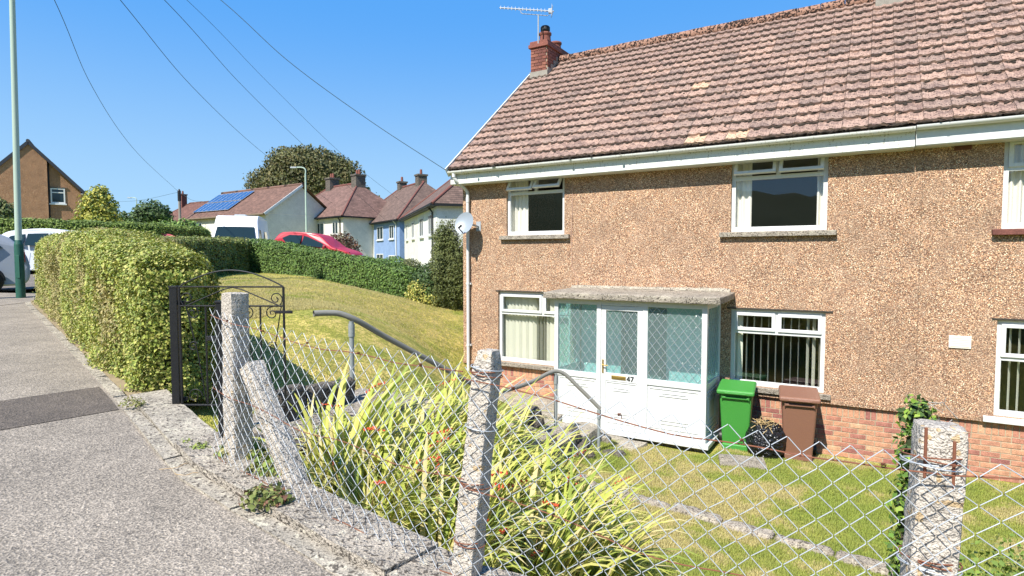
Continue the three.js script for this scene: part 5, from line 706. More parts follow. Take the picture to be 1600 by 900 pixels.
  for (const [px, py, a, lab] of [[268, 728, 0.3, 'thin dry curled twig lying on the pavement'], [285, 738, -0.4, 'second short dry twig lying on the pavement']]) { const Z = cop(px, py), q = at(px, py, Z), m = mesh('dry_twig', wire([V(-0.06, 0.006, 0), V(-0.02, 0.012, 0.02), V(0.03, 0.008, 0.005), V(0.06, 0.02, -0.02), V(0.07, 0.012, -0.04)], 0.0022, 5), std({ color: lin(0.42, 0.3, 0.17) })); m.position.set(q.x, paveY(q.x, Z) + 0.001, q.z); m.rotation.y = a; tag(m, lab, 'twig'); }
}
{ // grass blades on the lawns
  const r = rngOf(17), list = [], add = (X, Z, s) => { const d = dry(X, Z); const c = d > 0.5 + 0.3 * (r() - 0.5) ? [0.52, 0.45, 0.19] : [lerp(0.29, 0.46, d), lerp(0.35, 0.43, d), lerp(0.05, 0.11, d)], b = 0.75 + 0.5 * r(); list.push({ p: V(X, groundY(X, Z) - 0.004, -Z), q: new THREE.Quaternion().setFromAxisAngle(UPV, r() * 6.283), s: s * (0.7 + 0.6 * r()), c: c.map(x => x * b) }); };
  const inv = (X, Z) => { const dx = X + 1.08, dz = Z - 12.96; return [dx * 0.8541 - dz * 0.5201, -dx * 0.5201 - dz * 0.8541]; };
  for (let i = 0; i < 120000; i++) { const Z = 4.6 + 5.2 * r(), X = 0.2 + r() * (Z * 0.9 + 0.5), [s, n] = inv(X, Z); if (n < 0.12 || (s > 2.6 && s < 5.62 && n < 1.12) || (s < 3.2 && n < 2.6)) continue; add(X, Z, 0.042); }
  for (let i = 0; i < 70000; i++) { const Z = 6.2 + 15 * r() * r(), X = -1.0 - r() * (Z * 0.55), [s, n] = inv(X, Z); if (s > -0.05 && n > -8) continue; if (Z < 7.6 && X > -1.9) continue; add(X, Z, 0.045); }
  const g = base('grass'); instances('grass_blades', bladeGeo, M.leaf, list, g); tag(g, 'short patchy grass blades covering the lawns', 'grass', null, 'stuff');
}
// ---------------------------------------------------------------- vehicles
const paint = (r, g, b) => new THREE.MeshPhysicalMaterial({ color: lin(r, g, b), roughness: 0.5, metalness: 0.0, clearcoat: 0.12, clearcoatRoughness: 0.12, side: THREE.DoubleSide });
M.carGlass = new THREE.MeshPhysicalMaterial({ color: lin(0.015, 0.03, 0.035), roughness: 0.04, ior: 1.5, side: THREE.DoubleSide });
M.tyre = std({ color: lin(0.015, 0.015, 0.015), roughness: 0.9 }); M.alloy = std({ color: lin(0.45, 0.46, 0.48), metalness: 0.8, roughness: 0.35 });
M.lampGlass = std({ color: lin(0.7, 0.74, 0.78), roughness: 0.12 }); M.redLamp = std({ color: lin(0.35, 0.01, 0.01), roughness: 0.2 });
function vehicle(name, label, cat, pos, turn, tilt, S) { // x forward; side outline pulled across the width, then narrowed above the belt and at the ends
  const g = base(name, pos, turn); g.rotation.order = 'YXZ'; g.rotation.z = tilt || 0; tag(g, label, cat);
  const W = S.W, bev = 0.05; const shape = new THREE.Shape(new THREE.SplineCurve(S.outline.map(p => new THREE.Vector2(...p))).getPoints(90));
  const form = q => { const p = q.attributes.position; for (let i = 0; i < p.count; i++) { let x = p.getX(i), y = p.getY(i), z = p.getZ(i); let k = 1 - S.tumble * smooth(S.belt - 0.05, S.top, y); k *= 1 - S.endTaper * (Math.abs(x - S.mid) / S.half) ** 4; p.setZ(i, z * k); } q.computeVertexNormals(); return q; };
  const side = (pts, z0, z1) => new THREE.ExtrudeGeometry(new THREE.Shape(pts.map(p => new THREE.Vector2(...p))), { depth: z1 - z0, bevelEnabled: false, steps: 1 }).translate(0, 0, z0);
  const shell = new THREE.ExtrudeGeometry(shape, { depth: W - 2 * bev, bevelEnabled: true, bevelThickness: bev, bevelSize: bev, bevelSegments: 4, steps: 8 }).translate(0, 0, -W / 2 + bev);
  const body = mesh('body', form(shell), S.paint, g);
  for (const pts of S.sideGlass) for (const s of [-1, 1]) mesh('side_window', form(side(pts, s > 0 ? W / 2 - 0.012 : -W / 2 - 0.006, s > 0 ? W / 2 + 0.006 : -W / 2 + 0.012)), M.carGlass, g);
  for (const [a, b, w, nm] of S.screens) { const q = new THREE.PlaneGeometry(w, Math.hypot(b[0] - a[0], b[1] - a[1]), 6, 4), dx = b[0] - a[0], dy = b[1] - a[1], p = q.attributes.position, L = Math.hypot(dx, dy), nx = S.mid < (a[0] + b[0]) / 2 ? Math.abs(dy) / L : -Math.abs(dy) / L, ny = Math.abs(dx) / L; for (let i = 0; i < p.count; i++) { const t = p.getY(i) / L + 0.5, z = p.getX(i) * lerp(1, 0.88, t), bow = 0.02 * (1 - (2 * z / w) ** 2); p.setXYZ(i, a[0] + dx * t + nx * (bow + 0.058), a[1] + dy * t + ny * (bow + 0.058), z); } q.computeVertexNormals(); mesh(nm, q, M.carGlass, g); }
  for (const x of S.wheels) for (const s of [-1, 1]) { const w = mesh('wheel', new THREE.TorusGeometry(S.wr - 0.07, 0.075, 10, 26), M.tyre, g); w.position.set(x, S.wr, s * (W / 2 - 0.03)); w.scale.z = 1.25; mesh('rim', merge([new THREE.CylinderGeometry(S.wr - 0.12, S.wr - 0.12, 0.05, 20).rotateX(Math.PI / 2), ...[0, 1, 2, 3, 4].map(k => bx(0.05, S.wr - 0.1, 0.02).translate(0, (S.wr - 0.1) / 2, s * 0.05).rotateZ(k * 1.2566))]), M.alloy, w); mesh('wheel_arch', new THREE.TorusGeometry(S.wr + 0.03, 0.03, 6, 20, Math.PI).translate(x, S.wr, s * (W / 2 - 0.01)), M.black, g); mesh('wheel_well', new THREE.CylinderGeometry(S.wr + 0.03, S.wr + 0.03, 0.012, 22).rotateX(Math.PI / 2).translate(x, S.wr, s * (W / 2 + 0.001)), M.black, g); }
  for (const s of [-1, 1]) {
    const m = mesh('mirror', rb(0.12, S.mirH || 0.14, 0.16, 0.04, S.mirror[0], S.mirror[1], s * (W / 2 + 0.08)), S.mirMat || S.paint, g);
    mesh('headlight', rb(0.22, S.lampH || 0.16, 0.3, 0.05, S.front - 0.1, S.lampY, s * (W / 2 - 0.26)), M.lampGlass, g); mesh('tail_light', rb(0.08, 0.28, 0.16, 0.03, S.back + 0.05, S.lampY + 0.15, s * (W / 2 - 0.12)), M.redLamp, g);
    mesh('door_handle', rb(0.16, 0.03, 0.03, 0.01, S.mid - 0.25, S.belt - 0.12, s * (W / 2 + 0.012)), S.mirMat || S.paint, g);
    mesh('door_seam', merge(S.seams.map(x => bx(0.012, S.belt - 0.32, 0.006).translate(x, (S.belt + 0.3) / 2, s * (W / 2 + 0.001)))), M.black, g);
  }
  mesh('bumper_grille', rb(0.05, 0.12, W * 0.55, 0.02, S.front - 0.02, 0.38, 0), M.black, g);
  mesh('number_plate', rb(0.02, 0.11, 0.52, 0.004, S.front + 0.012, 0.5, 0), std({ color: lin(0.8, 0.8, 0.78) }), g);
  return g;
}
const HATCH = { W: 1.64, belt: 0.92, top: 1.47, tumble: 0.22, endTaper: 0.12, mid: 0, half: 1.8, front: 1.74, back: -1.76, wr: 0.29, wheels: [1.2, -1.22], mirror: [0.62, 1.0], lampY: 0.72, seams: [0.72, -0.5],
  outline: [[1.72, 0.3], [1.78, 0.5], [1.72, 0.72], [1.5, 0.86], [1.0, 0.96], [0.82, 1.02], [0.3, 1.36], [0.0, 1.45], [-0.6, 1.47], [-1.2, 1.42], [-1.5, 1.32], [-1.7, 0.95], [-1.77, 0.6], [-1.72, 0.3], [-1.4, 0.24], [0, 0.22], [1.4, 0.24], [1.72, 0.3]],
  sideGlass: [[[0.68, 0.98], [0.2, 1.3], [-0.42, 1.38], [-0.45, 0.96]], [[-0.52, 0.96], [-0.5, 1.385], [-1.05, 1.36], [-1.35, 1.2], [-1.1, 0.98]]], screens: [[[0.78, 1.0], [0.22, 1.36], 1.25, 'windscreen'], [[-1.64, 0.98], [-1.48, 1.3], 1.15, 'rear_window']] };
{
  const yR = farY(-8.4, 25);
  const red = vehicle('parked_car', 'small bright red hatchback parked beyond the hedge', 'car', [-8.35, 2.66, -25.2], 0.0, -0.10, { ...HATCH, paint: paint(0.42, 0.010, 0.028), mirMat: paint(0.25, 0.012, 0.02) }); red.rotation.y = -0.12;
  vehicle('parked_car', 'dull pink-red car roof showing over the privet hedge', 'car', [at(265, 366, 31).x, at(265, 366, 31).y - 1.5, -31], 0.3, 0, { ...HATCH, paint: paint(0.45, 0.06, 0.09) });
  const EST = { ...HATCH, W: 1.8, front: 2.08, back: -2.12, half: 2.15, top: 1.56, belt: 0.98, wr: 0.33, wheels: [1.35, -1.32], mirror: [0.8, 1.05], lampY: 0.78, seams: [0.85, -0.3, -1.0], outline: [[2.06, 0.3], [2.12, 0.55], [2.04, 0.8], [1.7, 0.95], [1.2, 1.03], [1.0, 1.08], [0.4, 1.42], [0.0, 1.54], [-0.6, 1.57], [-1.3, 1.52], [-1.75, 1.4], [-2.05, 1.02], [-2.14, 0.7], [-2.08, 0.3], [-1.6, 0.24], [0, 0.22], [1.6, 0.24], [2.06, 0.3]],
    sideGlass: [[[0.85, 1.04], [0.3, 1.36], [-0.28, 1.45], [-0.3, 1.02]], [[-0.37, 1.02], [-0.35, 1.455], [-0.98, 1.44], [-1.0, 1.04]], [[-1.06, 1.05], [-1.05, 1.43], [-1.5, 1.36], [-1.68, 1.16]]], screens: [[[0.96, 1.06], [0.34, 1.42], 1.35, 'windscreen'], [[-1.98, 1.04], [-1.76, 1.38], 1.25, 'rear_window']] };
  vehicle('parked_car', 'silver-blue car at the left edge behind the lamp post', 'car', [-14.75, 2.23, -14.45], -2.434, 0, { ...EST, paint: paint(0.30, 0.33, 0.38) });
  vehicle('parked_car', 'pale silver car roof showing above the far end of the privet hedge', 'car', [at(112, 361, 21).x, at(112, 361, 21).y - 1.57, -21], 0.15, 0, { ...EST, paint: paint(0.55, 0.58, 0.62) });
  const VAN = { W: 2.02, belt: 1.35, top: 2.6, tumble: 0.12, endTaper: 0.06, mid: 0, half: 2.9, front: 2.88, back: -2.9, wr: 0.36, wheels: [1.95, -1.75], mirror: [1.72, 1.42], mirH: 0.34, mirMat: M.black, lampY: 0.95, lampH: 0.26, seams: [1.6, 0.7],
    outline: [[2.84, 0.35], [2.9, 0.6], [2.84, 0.95], [2.6, 1.2], [2.3, 1.36], [2.05, 1.5], [1.62, 2.16], [1.35, 2.5], [1.0, 2.63], [0, 2.66], [-2.3, 2.64], [-2.75, 2.58], [-2.88, 2.3], [-2.9, 1.2], [-2.86, 0.4], [-2.4, 0.3], [0, 0.28], [2.4, 0.3], [2.84, 0.35]],
    sideGlass: [[[1.95, 1.42], [1.55, 2.02], [0.85, 2.04], [0.82, 1.36]], [[-0.5, 1.4], [-0.5, 2.02], [-1.5, 2.02], [-1.5, 1.4]]], screens: [[[2.16, 1.42], [1.68, 2.1], 1.75, 'windscreen'], [[-2.9, 1.4], [-2.88, 2.1], 1.4, 'rear_window']], paint: paint(0.80, 0.80, 0.79) };
  const v = vehicle('camper_van', 'tall white camper van facing down the side street behind the hedge', 'van', [-13.0, 2.42, -28.3], 0, 0, VAN); v.rotation.y = -1.283;
  mesh('roof_vent', rb(0.5, 0.1, 0.5, 0.03, 0.2, 2.74, 0), M.grey, v); mesh('bonnet_stripe', rb(0.3, 0.012, 0.16, 0.003, 2.45, 1.335, 0.15).rotateZ(0), M.grey, v);
}
// ---------------------------------------------------------------- houses beyond
const farTile = texture(512, (u, v) => { const row = (v * 16) % 1, col = (u * 12 + (Math.floor(v * 16) % 2) * 0.5) % 1, h = L128(Math.floor(u * 12 + (Math.floor(v * 16) % 2) * 0.5) / 12 + 0.01, Math.floor(v * 16) / 16 + 0.02); let g = 0.78 + 0.25 * (h - 0.5) + 0.25 * (oct(u, v) - 0.5); if (row < 0.13) g *= 0.55; if (col < 0.06) g *= 0.8; return [g, g * 0.985, g * 0.97]; });
farTile.repeat.set(1 / 3, 1 / 3.2);
const roofM = (r, g, b) => std({ map: farTile, color: lin(r, g, b), roughness: 0.95 });
const rough2 = texture(512, (u, v) => { const g = 0.92 + (L128(u, v) - 0.5) * 0.1 + (oct(u, v) - 0.5) * 0.12; return [g, g, g * 0.985]; }); rough2.repeat.set(0.35, 0.35);
const render2 = (r, g, b) => std({ map: rough2, color: lin(r, g, b), roughness: 0.92 });
function slopes(polys) { const P = [], U = []; for (const poly of polys) { const a = V(...poly[0]), e = V(...poly[1]).sub(a).normalize(), nrm = e.clone().cross(V(...poly[2]).sub(a)).normalize(), f = nrm.clone().cross(e); for (let i = 1; i < poly.length - 1; i++) for (const k of [0, i, i + 1]) { const p = V(...poly[k]); P.push(p.x, p.y, p.z); const d = p.sub(a); U.push(d.dot(e), d.dot(f)); } } const g = new THREE.BufferGeometry(); g.setAttribute('position', new THREE.Float32BufferAttribute(P, 3)); g.setAttribute('uv', new THREE.Float32BufferAttribute(U, 2)); g.computeVertexNormals(); return g; }
function farHouse(name, label, A, B, D, o) { // A, B: front eaves corners [X, Z]; eave and ridge heights in the world
  const dx = B[0] - A[0], dZ = B[1] - A[1], W = Math.hypot(dx, dZ), g = base(name, [A[0], o.floor, -A[1]], Math.atan2(dZ, dx)); tag(g, label, 'house', o.group);
  const e = o.eave - o.floor, rd = o.ridge - o.floor, ov = 0.35, h = o.hip ?? 0, th = 0.12;
  for (const [x0, x1, mat] of o.walls.map(w => [w[0] * W, w[1] * W, w[2]])) mesh('wall', boxUV(span(x0, x1, -1.5, e, -D, 0), 1), mat, g);
  if (!h) for (const x of [0.06, W - 0.06]) { const s = new THREE.Shape([[-D, e], [0, e], [-D / 2, rd - 0.15]].map(p => new THREE.Vector2(...p))); mesh('gable', boxUV(new THREE.ExtrudeGeometry(s, { depth: 0.1, bevelEnabled: false }).rotateY(-Math.PI / 2).translate(x + 0.05, 0, 0), 1), o.gableMat || o.walls[x < 1 ? 0 : o.walls.length - 1][2], g); }
  const x0 = -ov, x1 = W + ov, z0 = -D - ov, z1 = ov, zr = -D / 2, ye = e - 0.12, top = (y => [[[x0, ye, z1], [x1, ye, z1], [W - h, rd, zr], [h, rd, zr]], [[x1, ye, z0], [x0, ye, z0], [h, rd, zr], [W - h, rd, zr]], ...(h ? [[[x1, ye, z1], [x1, ye, z0], [W - h, rd, zr]], [[x0, ye, z0], [x0, ye, z1], [h, rd, zr]]] : [])]);
  if (!h) { const t = top(); t[0][2][0] = x1; t[0][3][0] = x0; t[1][2][0] = x0; t[1][3][0] = x1; mesh('roof', slopes(t), o.roof, g); } else mesh('roof', slopes(top()), o.roof, g);
  mesh('eaves', merge([span(x0, x1, ye - 0.14, ye, z1 - 0.03, z1), span(x0, x1, ye - 0.14, ye - 0.11, 0, z1 - 0.03), ...(h ? [span(x1 - 0.03, x1, ye - 0.14, ye - 0.001, z0, z1 - 0.031)] : []), span(x0, x1, ye - 0.1, ye + 0.01, z1 + 0.002, z1 + 0.1)]), o.trim || M.iron, g);
  mesh('ridge', merge([rod(V(h ? h : x0, rd, zr), V(h ? W - h : x1, rd, zr), 0.13, 8), ...(h ? [rod(V(W - h, rd, zr), V(x1, ye, z1), 0.09, 8), rod(V(h, rd, zr), V(x0, ye, z1), 0.09, 8)] : [])]), o.ridgeMat || o.roof, g);
  for (const [f, x, y, w, hh] of o.windows || []) { const X = x, parts = [span(-w / 2, w / 2, -hh / 2, hh / 2, -0.02, 0.02)], fr = mesh('window', merge([span(-w / 2, -w / 2 + 0.08, -hh / 2, hh / 2, 0, 0.05), span(w / 2 - 0.08, w / 2, -hh / 2, hh / 2, 0, 0.05), span(-w / 2 + 0.08, w / 2 - 0.08, hh / 2 - 0.08, hh / 2, 0, 0.048), span(-w / 2 + 0.08, w / 2 - 0.08, -hh / 2, -hh / 2 + 0.08, 0, 0.048), span(-0.04, 0.04, -hh / 2 + 0.08, hh / 2 - 0.08, 0, 0.047), span(-w / 2 - 0.1, w / 2 + 0.1, -hh / 2 - 0.1, -hh / 2 - 0.002, 0, 0.12)]), M.upvc, g); if (f === 'front') fr.position.set(X, y, 0.001); else { fr.position.set(W + 0.001, y, -X); fr.rotation.y = Math.PI / 2; } mesh('pane', span(-w / 2 + 0.08, w / 2 - 0.08, -hh / 2 + 0.08, hh / 2 - 0.08, 0.004, 0.02), M.carGlass, fr); }
  for (const [x, z, w, d, hgt, pots] of o.chimneys || []) { const c = mesh('chimney', boxUV(merge([span(x - w / 2, x + w / 2, rd - 0.9, rd + hgt, z - d / 2, z + d / 2), span(x - w / 2 - 0.08, x + w / 2 + 0.08, rd + hgt, rd + hgt + 0.16, z - d / 2 - 0.08, z + d / 2 + 0.08)]), 1), o.stack || M.stackBricks[1], g); for (let i = 0; i < pots; i++) mesh('chimney_pot', new THREE.CylinderGeometry(0.11, 0.14, 0.5, 12).translate(x + (i - (pots - 1) / 2) * 0.4, rd + hgt + 0.4, z), M.stackBricks[0], c); }
  for (const [x, side] of o.pipes || []) mesh('downpipe', merge([rod(V(x, 0, 0.08), V(x, e - 0.5, 0.08), 0.05, 8), rod(V(x, e - 0.5, 0.08), V(x, e - 0.2, ov), 0.05, 8)]), side || M.iron, g);
  return { g, W, e, rd };
}
const white = render2(0.84, 0.83, 0.80), cream = render2(0.82, 0.78, 0.70), blue = render2(0.24, 0.36, 0.62), palecream = render2(0.82, 0.78, 0.69);
const E1 = EYE;
farHouse('pair_of_houses', 'white pair with red-brown hipped roof behind the red car', [-25.2, 63.6], [-15.8, 55], 8, { floor: E1 - 1.1, eave: E1 + 4.1, ridge: E1 + 7.7, hip: 3.6, walls: [[0, 0.5, white], [0.5, 1, palecream]], roof: roofM(0.31, 0.185, 0.155), ridgeMat: M.stackBricks[1], windows: [['front', 1.6, 4.0, 1.1, 1.2], ['front', 4.2, 4.0, 1.5, 1.2], ['front', 8.6, 4.0, 1.6, 1.2], ['front', 11.4, 4.0, 1.0, 1.2], ['front', 2, 1.4, 1.6, 1.3], ['front', 10.4, 1.4, 1.8, 1.3]], chimneys: [[4.2, -4, 0.9, 1.1, 0.8, 2], [9.2, -4, 0.9, 1.1, 0.7, 2]], stack: M.concDark, pipes: [[12.3], [0.4]], group: 'houses across the side street' });
farHouse('pair_of_houses', 'half cream, half blue pair with brown hipped roof', [-17, 62.8], [-9.87, 51.6], 8, { floor: E1 - 1.5, eave: E1 + 3.55, ridge: E1 + 7.4, hip: 3.7, walls: [[0, 0.5, white], [0.5, 1, blue]], roof: roofM(0.26, 0.175, 0.145), ridgeMat: M.stackBricks[1], windows: [['front', 1.8, 3.9, 1.0, 1.2], ['front', 4.8, 3.9, 1.0, 1.2], ['front', 8.4, 3.9, 1.6, 1.25], ['front', 11.4, 3.9, 1.1, 1.25], ['front', 8.3, 1.3, 1.8, 1.3], ['front', 4.6, 1.1, 1.2, 1.9], ['front', 11.4, 1.1, 1.5, 1.4]], chimneys: [[4.0, -4, 0.7, 0.8, 0.45, 1], [8.9, -4, 0.8, 0.9, 0.6, 1]], stack: M.concDark, pipes: [[0.3], [12.6, M.upvc]], group: 'houses across the side street' });
farHouse('pair_of_houses', 'nearest white and cream pair, half hidden by the house corner', [-8.6, 47], [-4.3, 33.7], 8, { floor: E1 - 1.85, eave: E1 + 3.25, ridge: E1 + 6.7, hip: 3.7, walls: [[0, 0.5, cream], [0.5, 1, white]], roof: roofM(0.25, 0.165, 0.135), ridgeMat: M.stackBricks[1], windows: [['front', 1.6, 3.9, 1.0, 1.2], ['front', 4.8, 3.9, 1.2, 1.2], ['front', 8.6, 3.9, 1.5, 1.25], ['front', 11.9, 3.9, 1.2, 1.25], ['front', 4.6, 1.3, 1.6, 1.3]], chimneys: [[3.8, -4, 0.7, 0.8, 0.4, 1]], stack: M.concDark, pipes: [[12.9]], group: 'houses across the side street' });
{
  const f = farHouse('gabled_house', 'cream house with solar panels on its brown roof', [-33.5, 61], [-22.4, 53.4], 7.6, { floor: E1 - 0.9, eave: E1 + 4.2, ridge: E1 + 7.1, walls: [[0, 1, cream]], gableMat: render2(0.74, 0.73, 0.69), roof: roofM(0.29, 0.165, 0.125), trim: M.wood, windows: [['front', 2.0, 3.9, 1.2, 1.2], ['front', 8, 3.9, 1.4, 1.2]], group: 'houses across the side street' });
  const side = mesh('gable_render', boxUV(span(f.W + 0.002, f.W + 0.03, -1.4, f.e - 0.15, -7.58, -0.02), 1), render2(0.74, 0.73, 0.69), f.g); mesh('verge_board', bx(0.08, 0.22, 5.0).rotateX(Math.atan2(2.9 + 0.12, 4.15)).translate(f.W + 0.36, (f.e - 0.12 + f.rd) / 2 - 0.1, (-3.8 + 0.35) / 2), M.upvc, f.g);
  const al = Math.atan2(f.rd - f.e + 0.12, 3.8 + 0.35), pm = new THREE.MeshPhysicalMaterial({ color: lin(0.018, 0.05, 0.17), roughness: 0.15, clearcoat: 1, side: THREE.DoubleSide });
  for (let r = 0; r < 2; r++) for (let c = 0; c < 8; c++) { const o = base('solar_panel'); tag(o, ['lower', 'upper'][r] + ' row solar panel on the far cream house, number ' + ['one', 'two', 'three', 'four', 'five', 'six', 'seven', 'eight'][c] + ' from the left', 'solar panel', 'solar panels'); const t = 0.22 + r * 0.36 + 0.15, n = 0.35 - 4.15 * t, y = f.e - 0.12 + (f.rd - f.e + 0.12) * t; const q = V(0.35 + c * 0.84, y + 0.1, n + 0.06).applyAxisAngle(UPV, f.g.rotation.y).add(f.g.position); o.position.copy(q); o.quaternion.setFromAxisAngle(UPV, f.g.rotation.y).multiply(new THREE.Quaternion().setFromAxisAngle(V(1, 0, 0), al)); mesh('panel_frame', merge([span(-0.4, -0.37, -0.02, 0.02, -0.86, 0.86), span(0.37, 0.4, -0.02, 0.02, -0.86, 0.86), span(-0.37, 0.37, -0.02, 0.02, -0.86, -0.83), span(-0.37, 0.37, -0.02, 0.02, 0.83, 0.86)]), M.zinc, o); mesh('cells', span(-0.37, 0.37, -0.012, 0.012, -0.83, 0.83), pm, o); }
  farHouse('hipped_house', 'distant brown-roofed house left of the solar panels', [-54, 88], [-44, 82], 8, { floor: E1 + 0.2, eave: E1 + 5.2, ridge: E1 + 8.4, hip: 3.4, walls: [[0, 1, cream]], roof: roofM(0.27, 0.13, 0.10), windows: [['front', 3, 4, 1.2, 1.2], ['front', 8, 4, 1.2, 1.2]], chimneys: [[2.6, -3.4, 0.8, 0.8, 1.2, 1]] });
}
{ // brown gable end on the left
  const wm = std({ map: M.dashMap, color: lin(0.80, 0.69, 0.60), roughness: 0.95 }); const Z = 50, k = Z / FOC, hx = px => (px - 800) * k, hy = py => EYE + (404 - py) * k, g = base('gable_house', [hx(53), 2.6, -Z], 0.58); tag(g, 'brown rendered house showing its gable end on the left', 'house');
  const fl = 2.6, ap = hy(226) - fl, ev = hy(294) - fl, hw2 = 3.45, s = new THREE.Shape([[-hw2, -1], [hw2, -1], [hw2, ev], [0, ap], [-hw2, ev]].map(p => new THREE.Vector2(...p)));
  mesh('wall', boxUV(new THREE.ExtrudeGeometry(s, { depth: 9, bevelEnabled: false }).translate(0, 0, -9), 1), wm, g);
  const br = new THREE.Shape([[-2.4, -1], [1.18, -1], [1.18, ap - 1.18 * (ap - ev) / hw2 - 0.12], [0, ap - 0.12], [-2.4, ap - 2.4 * (ap - ev) / hw2 - 0.12]].map(p => new THREE.Vector2(...p))); mesh('chimney_breast', boxUV(new THREE.ExtrudeGeometry(br, { depth: 0.32, bevelEnabled: false }).translate(0, 0, 0.001), 1), wm, g);
  mesh('soil_pipe', rod(V(1.24, -0.5, 0.06), V(1.24, ap - 1.5, 0.06), 0.06, 8), M.iron, g);
  const o = 0.42, sl = (ap - ev) / hw2, xe = hw2 + 0.35, ye = ev - 0.35 * sl; mesh('roof', slopes([[[xe, ye + 0.14, o], [xe, ye + 0.14, -9.4], [0, ap + 0.14, -9.4], [0, ap + 0.14, o]], [[-xe, ye + 0.14, -9.4], [-xe, ye + 0.14, o], [0, ap + 0.14, o], [0, ap + 0.14, -9.4]]]), roofM(0.13, 0.12, 0.13), g);
  const L = Math.hypot(xe, ap - ye); mesh('verge', merge([1, -1].map(d => bx(L, 0.24, 0.06).rotateZ(-d * Math.atan2(ap - ye, xe)).translate(d * xe / 2, (ap + ye) / 2 + 0.04, o - 0.02))), std({ color: lin(0.03, 0.035, 0.05) }), g);
  mesh('ridge_tile', rod(V(0, ap + 0.16, o), V(0, ap + 0.16, -9.4), 0.14, 8), std({ color: lin(0.05, 0.05, 0.06) }), g);
  mesh('gutter', span(xe - 0.02, xe + 0.1, ye + 0.0, ye + 0.12, -9.3, o - 0.1), M.upvc, g); mesh('soffit', span(hw2, xe - 0.03, ye + 0.0, ye + 0.05, -9.3, o - 0.1), M.upvc, g);
  const w = mesh('window', merge([span(-0.5, -0.4, -0.65, 0.65, 0, 0.06), span(0.4, 0.5, -0.65, 0.65, 0, 0.06), span(-0.4, 0.4, 0.55, 0.65, 0, 0.058), span(-0.4, 0.4, -0.65, -0.53, 0, 0.058), span(-0.4, 0.4, 0.24, 0.33, 0, 0.057), span(-0.6, 0.6, -0.77, -0.652, 0, 0.15)]), M.upvc, g); w.position.set((hx(96) - hx(53)) * 0.78, hy(305) - fl, 0.002); mesh('pane', span(-0.4, 0.4, -0.53, 0.55, 0.004, 0.02), M.carGlass, w); mesh('lintel_drip', span(-0.62, 0.68, 0.68, 0.74, 0, 0.08), M.concDark, w);
}
// ---------------------------------------------------------------- trees
function tree(name, label, px, py, Z, blobs, pal, leaf, density, seed, o = {}) { const t = at(px, py, Z), gy = farY(t.x, Z); return shrub(name, label, 'tree', [t.x, gy, t.z], blobs.map(b => [b[0], b[1] + t.y - gy, b[2], b[3], b[4], b[5]]), pal, leaf, density, seed, { tree: true, stems: blobs.length, stemR: 0.25, ...o }); }
const BEECH = [[0.12, 0.13, 0.03], [0.085, 0.095, 0.022], [0.16, 0.155, 0.04], [0.18, 0.15, 0.045]];
tree('beech_tree', 'large dark olive-brown tree behind the houses', 480, 262, 82, [[0, -3.0, 0, 6.4, 5.0, 5], [-4.6, -3.6, 0, 3.6, 4.2, 3.6], [4.4, -3.2, 0, 3.6, 4.2, 3.6], [-1.2, 0.4, 0, 4.2, 2.4, 3.4], [2.4, -0.3, 0, 3.6, 2.4, 3], [6.3, -4.4, 0, 2.4, 3.2, 2.4], [-6.2, -4.4, 0, 1.8, 3.2, 2]], BEECH, 0.36, 48, 91, { droop: 0.3, bulge: 0.32, core: [0.018, 0.018, 0.008] });
tree('conifer', 'golden yellow conifer at the foot of the brown gable house', 155, 325, 36, [[0, -0.9, 0, 1.25, 1.2, 1.2], [0, 0.05, 0, 0.95, 0.9, 0.9], [0.1, 0.75, 0, 0.5, 0.6, 0.5], [-0.5, -1.2, 0, 0.9, 0.8, 0.9], [0.7, -1.3, 0, 0.8, 0.7, 0.8]], [[0.46, 0.43, 0.045], [0.34, 0.36, 0.04], [0.54, 0.49, 0.08], [0.14, 0.20, 0.03]], 0.17, 190, 92, { stemR: 0.08, bulge: 0.4 });
tree('garden_tree', 'small dark green tree beside the distant chimney', 237, 336, 76, [[0, 0, 0, 2.1, 1.8, 2], [-1.2, -0.6, 0, 1.4, 1.4, 1.4], [1.3, -0.4, 0, 1.3, 1.4, 1.3]], DARKG, 0.36, 40, 93, { stemR: 0.12 });
tree('garden_tree', 'low dark tree between the golden conifer and the distant lamp', 197, 344, 78, [[0, -0.4, 0, 1.4, 1.5, 1.4], [-1.2, -0.6, 0, 1.1, 1.2, 1.2]], DARKG, 0.34, 40, 94, { stemR: 0.1 });
tree('garden_shrub', 'bright green shrubs at the foot of the telegraph pole', 262, 356, 50, [[0, -0.3, 0, 1.6, 0.9, 1.2], [1.5, -0.2, 0, 1.2, 0.9, 1], [-1.6, -0.5, 0, 1.3, 0.7, 1], [2.4, -0.5, 0, 0.9, 0.7, 0.9]], [[0.15, 0.26, 0.03], [0.10, 0.19, 0.025], [0.2, 0.3, 0.05]], 0.26, 80, 95, { stemR: 0.06 });
tree('garden_shrub', 'mixed green shrub in front of the brown gable wall at the left edge', 2, 325, 38, [[0, -0.5, 0, 0.9, 1.0, 0.9], [-0.8, -0.3, 0, 0.9, 1.2, 0.9], [0.4, -1.0, 0, 0.6, 0.8, 0.7]], [[0.10, 0.15, 0.025], [0.18, 0.2, 0.05], [0.06, 0.1, 0.02]], 0.18, 170, 96, { stemR: 0.06 });
tree('garden_tree', 'treetop just showing right of the beech above the hipped roofs', 577, 306, 84, [[0, -1.5, 0, 1.8, 2.0, 1.6], [-1.6, 0.2, 0, 0.9, 1.2, 0.8]], BEECH, 0.4, 26, 97, { stemR: 0.15, bulge: 0.5 });
